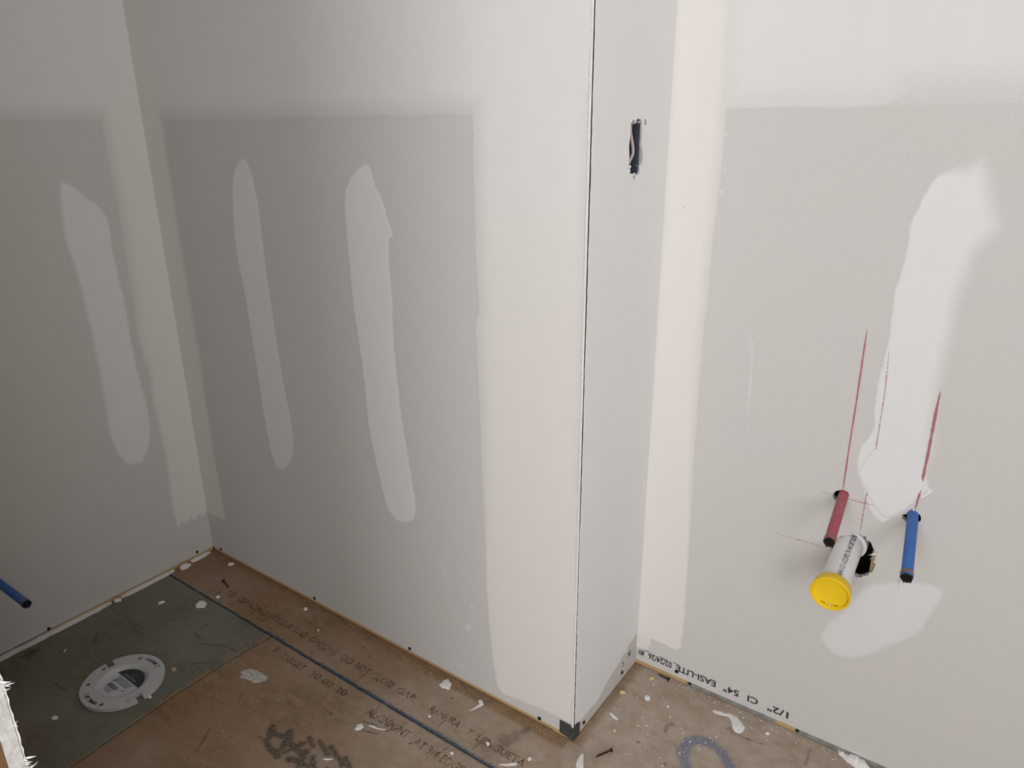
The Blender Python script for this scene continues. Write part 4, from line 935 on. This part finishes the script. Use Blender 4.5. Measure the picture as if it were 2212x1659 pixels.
lab = bm_obj('test_plate', lathe([(0.0, 0.0464), (0.0016, 0.0464), (0.0018, 0.0)], (0, 0, 0.0006), (0, 0, 1), 48, False), MT['label_light'], flange)
lab['label'] = 'printed round test plate'
V = [(0.0456*math.cos(t), 0.0456*math.sin(t), 0.00275) for t in [R_(14+k*(152/24)) for k in range(25)]]
mesh_obj('dark_panel', V, [tuple(range(len(V)))], MT['label_dark'], lab)
V = []; F = []
def bar(x0, x1, y0, y1, z=0.0029):
    b = len(V); V.extend([(x0, y0, z), (x1, y0, z), (x1, y1, z), (x0, y1, z)]); F.append((b, b+1, b+2, b+3))
for k in range(4): bar(-0.030+0.001*k, 0.030-0.002*k, 0.0055-0.0042*k, 0.0068-0.0042*k)
for k in range(3): bar(-0.024+0.003*k, 0.004, -0.0300-0.0035*k, -0.0290-0.0035*k)
x = -0.026
while x < 0.006:
    wv = random.choice((0.0008, 0.0013, 0.002)); bar(x, x+wv, -0.0260, -0.0150); x += wv+random.choice((0.0008, 0.0014))
for k in range(7):
    an = k*0.9; bar(-0.026+0.004*math.cos(an), -0.026+0.004*math.cos(an)+0.0022, -0.0085+0.003*math.sin(an), -0.0085+0.003*math.sin(an)+0.0016)
for k in range(14):
    an = k*2*math.pi/14; bar(0.008+0.0045*math.cos(an), 0.008+0.0045*math.cos(an)+0.0011, -0.0185+0.003*math.sin(an), -0.0185+0.003*math.sin(an)+0.0011)
bar(0.021, 0.026, -0.0160, -0.0145); bar(0.025, 0.028, -0.0135, -0.0122)
o = mesh_obj('label_print', V, F, MT['label_ink'], lab); o['kind'] = 'stuff'
V = []; F = []
for k in range(5): bar(-0.026+0.0098*k, -0.020+0.0098*k, 0.0150, 0.0195, 0.0030)
for k in range(9):
    an = 0.6+k*0.55; bar(-0.002+0.006*math.cos(an), 0.000+0.006*math.cos(an), 0.0265+0.0035*math.sin(an), 0.0280+0.0035*math.sin(an), 0.0030)
o = mesh_obj('label_mark', V, F, MT['steel'], lab); o['kind'] = 'stuff'
for an, l in ((112, 'x'), (-109, 'y')):   # slot ends: little stops
    cx, cy = pol(0.0757, 76.5 if l == 'x' else -105)
    pass
plugs = box_world('slot_stop', -0.0028, 0.0028, -0.0045, 0.0045, 0.001, FH-0.0006, MT['flange'], flange, 0.0004); plugs.location = (*pol(0.0757, 79), 0); plugs.rotation_euler = (0, 0, R_(-11))
plugs2 = box_world('slot_stop', -0.0035, 0.0035, -0.003, 0.003, 0.001, FH-0.003, MT['yellowchip'], flange, 0.0004); plugs2.location = (*pol(0.0757, -99), 0); plugs2.rotation_euler = (0, 0, R_(10))

# ================================================================== LOOSE THINGS ON THE FLOOR
random.seed(21)
def blob(name, x, y, size, label, catg, mat, n=13, rough=0.25, flat=0.16, aspect=1.0, ang=0.0, group=None, spikes=0):
    bm = bmesh.new(); r = size*0.45
    n = n*2
    hs = [(random.uniform(0, 6.28), random.uniform(0.3, 1.0)) for _ in range(6)]
    rad = [1+rough*sum(a*math.sin((q+1)*2*math.pi*k/n+p)/(q+1)**0.6 for q, (p, a) in enumerate(hs))*0.6+random.uniform(-0.06, 0.06) for k in range(n)]
    for k in range(spikes):
        i = random.randrange(n); f = random.uniform(1.1, 1.35); rad[i] *= f; rad[(i+1) % n] *= (1+f)/2; rad[i-1] *= (1+f)/2
    h = size*flat
    rings = []
    for f, hh in ((1.0, 0.0), (0.98, 0.35), (0.82, 0.8), (0.45, 1.0)):
        ring = []
        for k in range(n):
            t = 2*math.pi*k/n; a = r*rad[k]*f*math.cos(t); b = r*rad[k]*f*math.sin(t)*aspect
            ring.append(bm.verts.new((a*math.cos(ang)-b*math.sin(ang), a*math.sin(ang)+b*math.cos(ang), h*hh*(1+random.uniform(-.18, .18) if hh else 1))))
        rings.append(ring)
    for a, b in zip(rings[:-1], rings[1:]):
        for k in range(n): bm.faces.new((a[k], a[(k+1) % n], b[(k+1) % n], b[k]))
    c = bm.verts.new((0, 0, h*random.uniform(0.8, 1.1)))
    for k in range(n): bm.faces.new((rings[-1][k], rings[-1][(k+1) % n], c))
    bm.faces.new(rings[0][::-1])
    o = bm_obj(name, bm, mat, None, True); o.location = (x, y, 0.0003)
    return meta(o, label, catg, group)
def stroke_obj(name, pts, ws, label, catg, mat, flat=0.35, group=None):
    c = Vector((sum(p[0] for p in pts)/len(pts), sum(p[1] for p in pts)/len(pts), 0))
    bm = bmesh.new(); prev = None
    P = [Vector((p[0], p[1], 0))-c for p in pts]
    Q = []; W = []
    for i in range(len(P)-1):
        for k in range(3): Q.append(P[i].lerp(P[i+1], k/3)); W.append(ws[i]+(ws[i+1]-ws[i])*k/3)
    Q.append(P[-1]); W.append(ws[-1])
    e0 = (Q[0]-Q[1]).normalized(); e1 = (Q[-1]-Q[-2]).normalized()
    Q = [Q[0]+e0*W[0]*0.85, Q[0]+e0*W[0]*0.5] + Q + [Q[-1]+e1*W[-1]*0.5, Q[-1]+e1*W[-1]*0.85]
    W = [W[0]*0.35, W[0]*0.8] + W + [W[-1]*0.8, W[-1]*0.35]
    for i, p in enumerate(Q):
        t = (Q[min(i+1, len(Q)-1)]-Q[max(i-1, 0)]).normalized(); s = Vector((-t.y, t.x, 0))
        w2 = W[i]*random.uniform(0.93, 1.07); h = W[i]*flat*(0.5 if i in (0, len(Q)-1) else 1)*random.uniform(0.85, 1.15)
        ring = [bm.verts.new(p+s*w2*a+Vector((0, 0, h*b))) for a, b in ((-1, 0), (-0.95, 0.5), (-0.5, 1), (0.5, 1), (0.95, 0.5), (1, 0))]
        if prev:
            for k in range(6): bm.faces.new((prev[k], prev[(k+1) % 6], ring[(k+1) % 6], ring[k]))
        else: bm.faces.new(ring)
        prev = ring
    bm.faces.new(prev[::-1])
    o = bm_obj(name, bm, mat, None, True); o.location = (c.x, c.y, 0.0004)
    return meta(o, label, catg, group)
DW = MT['white_paint']
G = 'dried compound bits on the floor'
blob('compound_splat', 0.2125, -0.1807, 0.033, 'fluffy white compound lump on the green panel by the blue seam line', 'compound lump', DW, 16, 0.30, 0.20, 0.9, 0.3, G, 3)
blob('compound_splat', 0.1183, -0.2371, 0.017, 'small frayed white crumb on the green panel near the left wall', 'compound lump', DW, 14, 0.4, 0.3, 0.6, 1.0, G, 3)
blob('compound_drop', 0.2206, -0.1324, 0.013, 'round white drop touching the blue seam line', 'compound drop', DW, 12, 0.1, 0.3, 1, 0, G)
blob('compound_splat', 0.1094, -0.0160, 0.021, 'white splat on the floor in the deep alcove corner', 'compound lump', DW, 14, 0.35, 0.18, 0.7, 0.2, G, 2)
blob('compound_drop', 0.4605, -0.0285, 0.0125, 'round white drop close to the back wall foot', 'compound drop', DW, 12, 0.12, 0.3, 1, 0, G)
blob('compound_drop', 0.5575, -0.0671, 0.0110, 'flat white fleck above the word groove', 'compound drop', DW, 10, 0.25, 0.2, 0.5, -0.5, G)
blob('compound_splat', 0.9515, -0.0270, 0.029, 'bright white torn splat near the back wall, above the word gap', 'compound lump', DW, 15, 0.28, 0.12, 1.1, 0.5, G, 3)
stroke_obj('compound_curl', [(1.047, -0.020), (1.056, -0.026), (1.053, -0.040), (1.047, -0.056)], [0.0045, 0.005, 0.0028, 0.0012], 'comma shaped white curl beside the back wall', 'compound curl', DW, 0.4, G)
blob('compound_drop', 0.9847, -0.1207, 0.0100, 'small white fleck between the seam line and the word ranura', 'compound drop', DW, 9, 0.3, 0.2, 0.6, -0.4, G)
blob('compound_drop', 1.1342, -0.1071, 0.0110, 'white chip on the sooty smudge', 'compound drop', DW, 7, 0.35, 0.3, 0.8, -0.6, G)
blob('compound_drop', 1.3504, 0.2046, 0.0155, 'round white drop on the dusty floor of the recess', 'compound drop', DW, 13, 0.08, 0.22, 1.2, 0.5, G)
blob('compound_drop', 1.3999, 0.2072, 0.0070, 'tiny round white drop in the recess', 'compound drop', DW, 10, 0.1, 0.3, 1, 0, G)
blob('wood_chip', 1.2978, 0.1868, 0.0155, 'crumpled yellow wood chip at the foot of the side wall', 'wood chip', MT['yellowchip'], 9, 0.4, 0.3, 0.6, 0.3)
blob('wood_chip', 1.3350, 0.0773, 0.0110, 'yellow wood chip nearest the outside corner', 'wood chip', MT['yellowchip'], 9, 0.2, 0.3, 0.7, -0.5)
blob('wood_chip', 1.3321, 0.2670, 0.0130, 'pale yellow wood chip near the inner corner', 'wood chip', MT['yellowchip'], 9, 0.4, 0.2, 0.8, 0.2)
blob('wood_chip', MISC['tanchip'][0], MISC['tanchip'][1], 0.0155, 'square tan wood chip beside the toilet flange', 'wood chip', MT['tan'], 4, 0.08, 0.25, 1.0, 0.4)
st = STROKES
stroke_obj('compound_curl', st['big'][0], st['big'][1], 'large white spoon shaped compound curl on the recess floor', 'compound curl', DW, 0.22, G)
stroke_obj('compound_lump', st['sausage'][0], st['sausage'][1], 'cream sausage shaped lump against the foot of the right wall', 'compound lump', MT['torn'], 0.75, G)
stroke_obj('compound_curl', st['longsliver'][0], st['longsliver'][1], 'long flat white sliver just in front of the outside corner', 'compound curl', DW, 0.15, G)
stroke_obj('compound_curl', st['curl'][0], st['curl'][1], 'thin white thread of compound below the seam line', 'compound curl', DW, 0.5, G)
stroke_obj('compound_curl', st['stick'][0], st['stick'][1], 'short white stick of compound inside the recess', 'compound curl', DW, 0.5, G)
blob('compound_splat', 0.8823, -0.2314, 0.019, 'frayed white splat left of the thin white thread', 'compound lump', DW, 16, 0.5, 0.15, 1.1, 0.4, G, 4)
blob('compound_drop', 1.6046, 0.2584, 0.0105, 'white crumb heap by the tan gap in the sole plate', 'compound drop', DW, 10, 0.35, 0.35, 0.9, 0, G)
blob('compound_drop', 1.0893, -0.1697, 0.0080, 'white dot between the seam line and the lower lettering', 'compound drop', DW, 10, 0.15, 0.35, 1, 0, G)
stroke_obj('compound_curl', [(1.186, -0.135), (1.198, -0.128), (1.212, -0.115)], [0.0015, 0.003, 0.0042], 'white wedge shaped shaving at the end of the blue line', 'compound curl', DW, 0.3, G)
blob('compound_drop', 1.2286, -0.0885, 0.0095, 'oval white drop right of the sooty smudge', 'compound drop', DW, 10, 0.12, 0.3, 1.2, 0, G)
stroke_obj('compound_curl', [(0.882, -0.333), (0.890, -0.329), (0.899, -0.322)], [0.0012, 0.0028, 0.0012], 'small pale sliver lying across the dark stencil', 'compound curl', DW, 0.5, G)
blob('compound_splat', 0.3127, -0.5999, 0.016, 'scattered white crumbs in front of the toilet flange', 'compound lump', DW, 15, 0.55, 0.2, 0.8, 0, G, 3)
blob('compound_drop', 0.4257, -0.4459, 0.0100, 'white chip touching the right edge of the flange', 'compound drop', DW, 7, 0.2, 0.5, 0.8, 0.4, G)
stroke_obj('compound_curl', [(0.100, -0.478), (0.106, -0.485)], [0.0018, 0.0016], 'tiny white sliver near the dark knot hole', 'compound curl', DW, 0.5, G)
blob('compound_smear', 0.5625, -0.2643, 0.078, 'broad scraped white smear on the brown panel', 'compound smear', MT['smear'], 26, 0.20, 0.014, 0.50, 0.15, None, 6)
random.seed(33)
for k, (x, y) in enumerate(((1.315, 0.1013), (1.384, 0.062), (1.433, 0.167), (1.405, 0.1125))):
    pass
# gritty scatter too fine to count
V = []; F = []
def crumb(x, y, s, asp):
    t = random.uniform(0, math.pi); b = len(V); h = s*0.35
    for a, c in ((-1, -1), (1, -1), (1, 1), (-1, 1)):
        px = a*s*0.5; py = c*s*0.5*asp
        V.append((x+px*math.cos(t)-py*math.sin(t), y+px*math.sin(t)+py*math.cos(t), 0.0003))
    V.append((x, y, 0.0003+h*random.uniform(0.5, 1)))
    for k in range(4): F.append((b+k, b+(k+1) % 4, b+4))
for _ in range(300):
    x = 1.30+random.random()**1.1*0.60; y = random.uniform(0.02, 0.285)
    crumb(x, y, random.choice((0.0014, 0.0018, 0.0022, 0.0026, 0.0032, 0.0045)), random.choice((0.18, 0.25, 0.4, 0.7)))
for _ in range(120):
    x = 1.30+random.random()*0.5; y = 0.292-abs(random.gauss(0, 0.012)); crumb(x, y, random.uniform(0.0014, 0.0032), 0.6)
for _ in range(110):
    crumb(random.uniform(0.05, 1.27), -abs(random.gauss(0.01, 0.15))-0.004, random.uniform(0.0010, 0.0022), 0.7)
for _ in range(50):
    crumb(random.uniform(0.05, 1.26), -random.uniform(0.004, 0.02), random.uniform(0.0010, 0.0024), 0.6)
for _ in range(35):
    crumb(random.uniform(0.04, 0.9), random.uniform(-0.66, -0.16), random.uniform(0.0010, 0.002), 0.7)
o = mesh_obj('drywall_crumbs', V, F, DW); meta(o, 'scatter of tiny white drywall crumbs over the floor', 'crumbs', None, 'stuff')

# loose drywall screws
def loose_screw(head, tip, label):
    h = Vector((head[0], head[1], 0.0048)); t = Vector((tip[0], tip[1], 0.0016)); ax = (t-h).normalized(); L = (t-h).length
    root = empty('drywall_screw', (h.x, h.y, 0), label, 'screw', 'loose drywall screws')
    bm = lathe([(-0.0004, 0.0), (0.0, 0.0030), (-0.0006, 0.0042), (0.0004, 0.0044), (0.0022, 0.0028), (0.0042, 0.0017)], (0, 0, 0.0048), ax, 16, False, True)
    bm_obj('screw_head', bm, MT['black'], root, True)
    pf = [(0.0040, 0.0016)]
    d = 0.0085
    while d < L-0.004:
        r = 0.0015 if d < L-0.009 else 0.0011
        pf += [(d, r*0.85), (d+0.0008, r*1.35), (d+0.0016, r*0.85)]; d += 0.0021
    pf += [(L, 0.0)]
    bm_obj('screw_shank', lathe(pf, (0, 0, 0.0048), ax, 12, True), MT['black'], root, True)
loose_screw(*LOOSE[0], 'black drywall screw lying on the brown panel in the alcove')
loose_screw(*LOOSE[1], 'black drywall screw lying by the foot of the right wall')
loose_screw(*LOOSE[2], 'black drywall screw on the dusty floor in front of the outside corner')

# strips of board lying along the foot of the left wall
def strip(s0, s1, y_off, label, seed):
    random.seed(seed)
    bm = bmesh.new(); n = max(4, int((s1-s0)/0.02)); prev = None
    mid = FL.p((s0+s1)/2, 0, 0.008)
    for k in range(n+1):
        s = s0+(s1-s0)*k/n; e = 1 if 0 < k < n else 0.6
        j = lambda a: random.uniform(-a, a)
        ring = [bm.verts.new(FL.p(s+j(0.001), z, o)-mid) for o, z in ((0.0012, 0.0), (0.0012+j(.0004), 0.0085*e+j(.0006)), (0.010*e+0.001+j(.0008), 0.0088*e+j(.0007)), (0.0118*e+j(.0012), 0.0005))]
        if prev:
            for q in range(4): bm.faces.new((prev[q], prev[(q+1) % 4], ring[(q+1) % 4], ring[q]))
        else: bm.faces.new(ring)
        prev = ring
    bm.faces.new(prev[::-1])
    o = bm_obj('drywall_offcut', bm, MT['white_paint']); o.location = mid
    return meta(o, label, 'drywall strip', 'offcut strips along the left wall')
strip(0.316, 1.4, 0, 'long off white board strip along the left wall foot, running out of view', 1)
strip(0.132, 0.288, 0, 'middle off white board strip along the left wall foot', 2)
strip(0.014, 0.078, 0, 'short off white board strip in the alcove corner', 3)
for (x, y, s, lb) in ((0.010, -0.302, 0.022, 'broken crumb lump in the gap between the long and middle strips'), (0.014, -0.103, 0.034, 'white crumbled lump at the end of the blue seam line')):
    blob('compound_lump', x, y, s, lb, 'compound lump', DW, 14, 0.4, 0.32, 0.6, 1.4, G, 3)
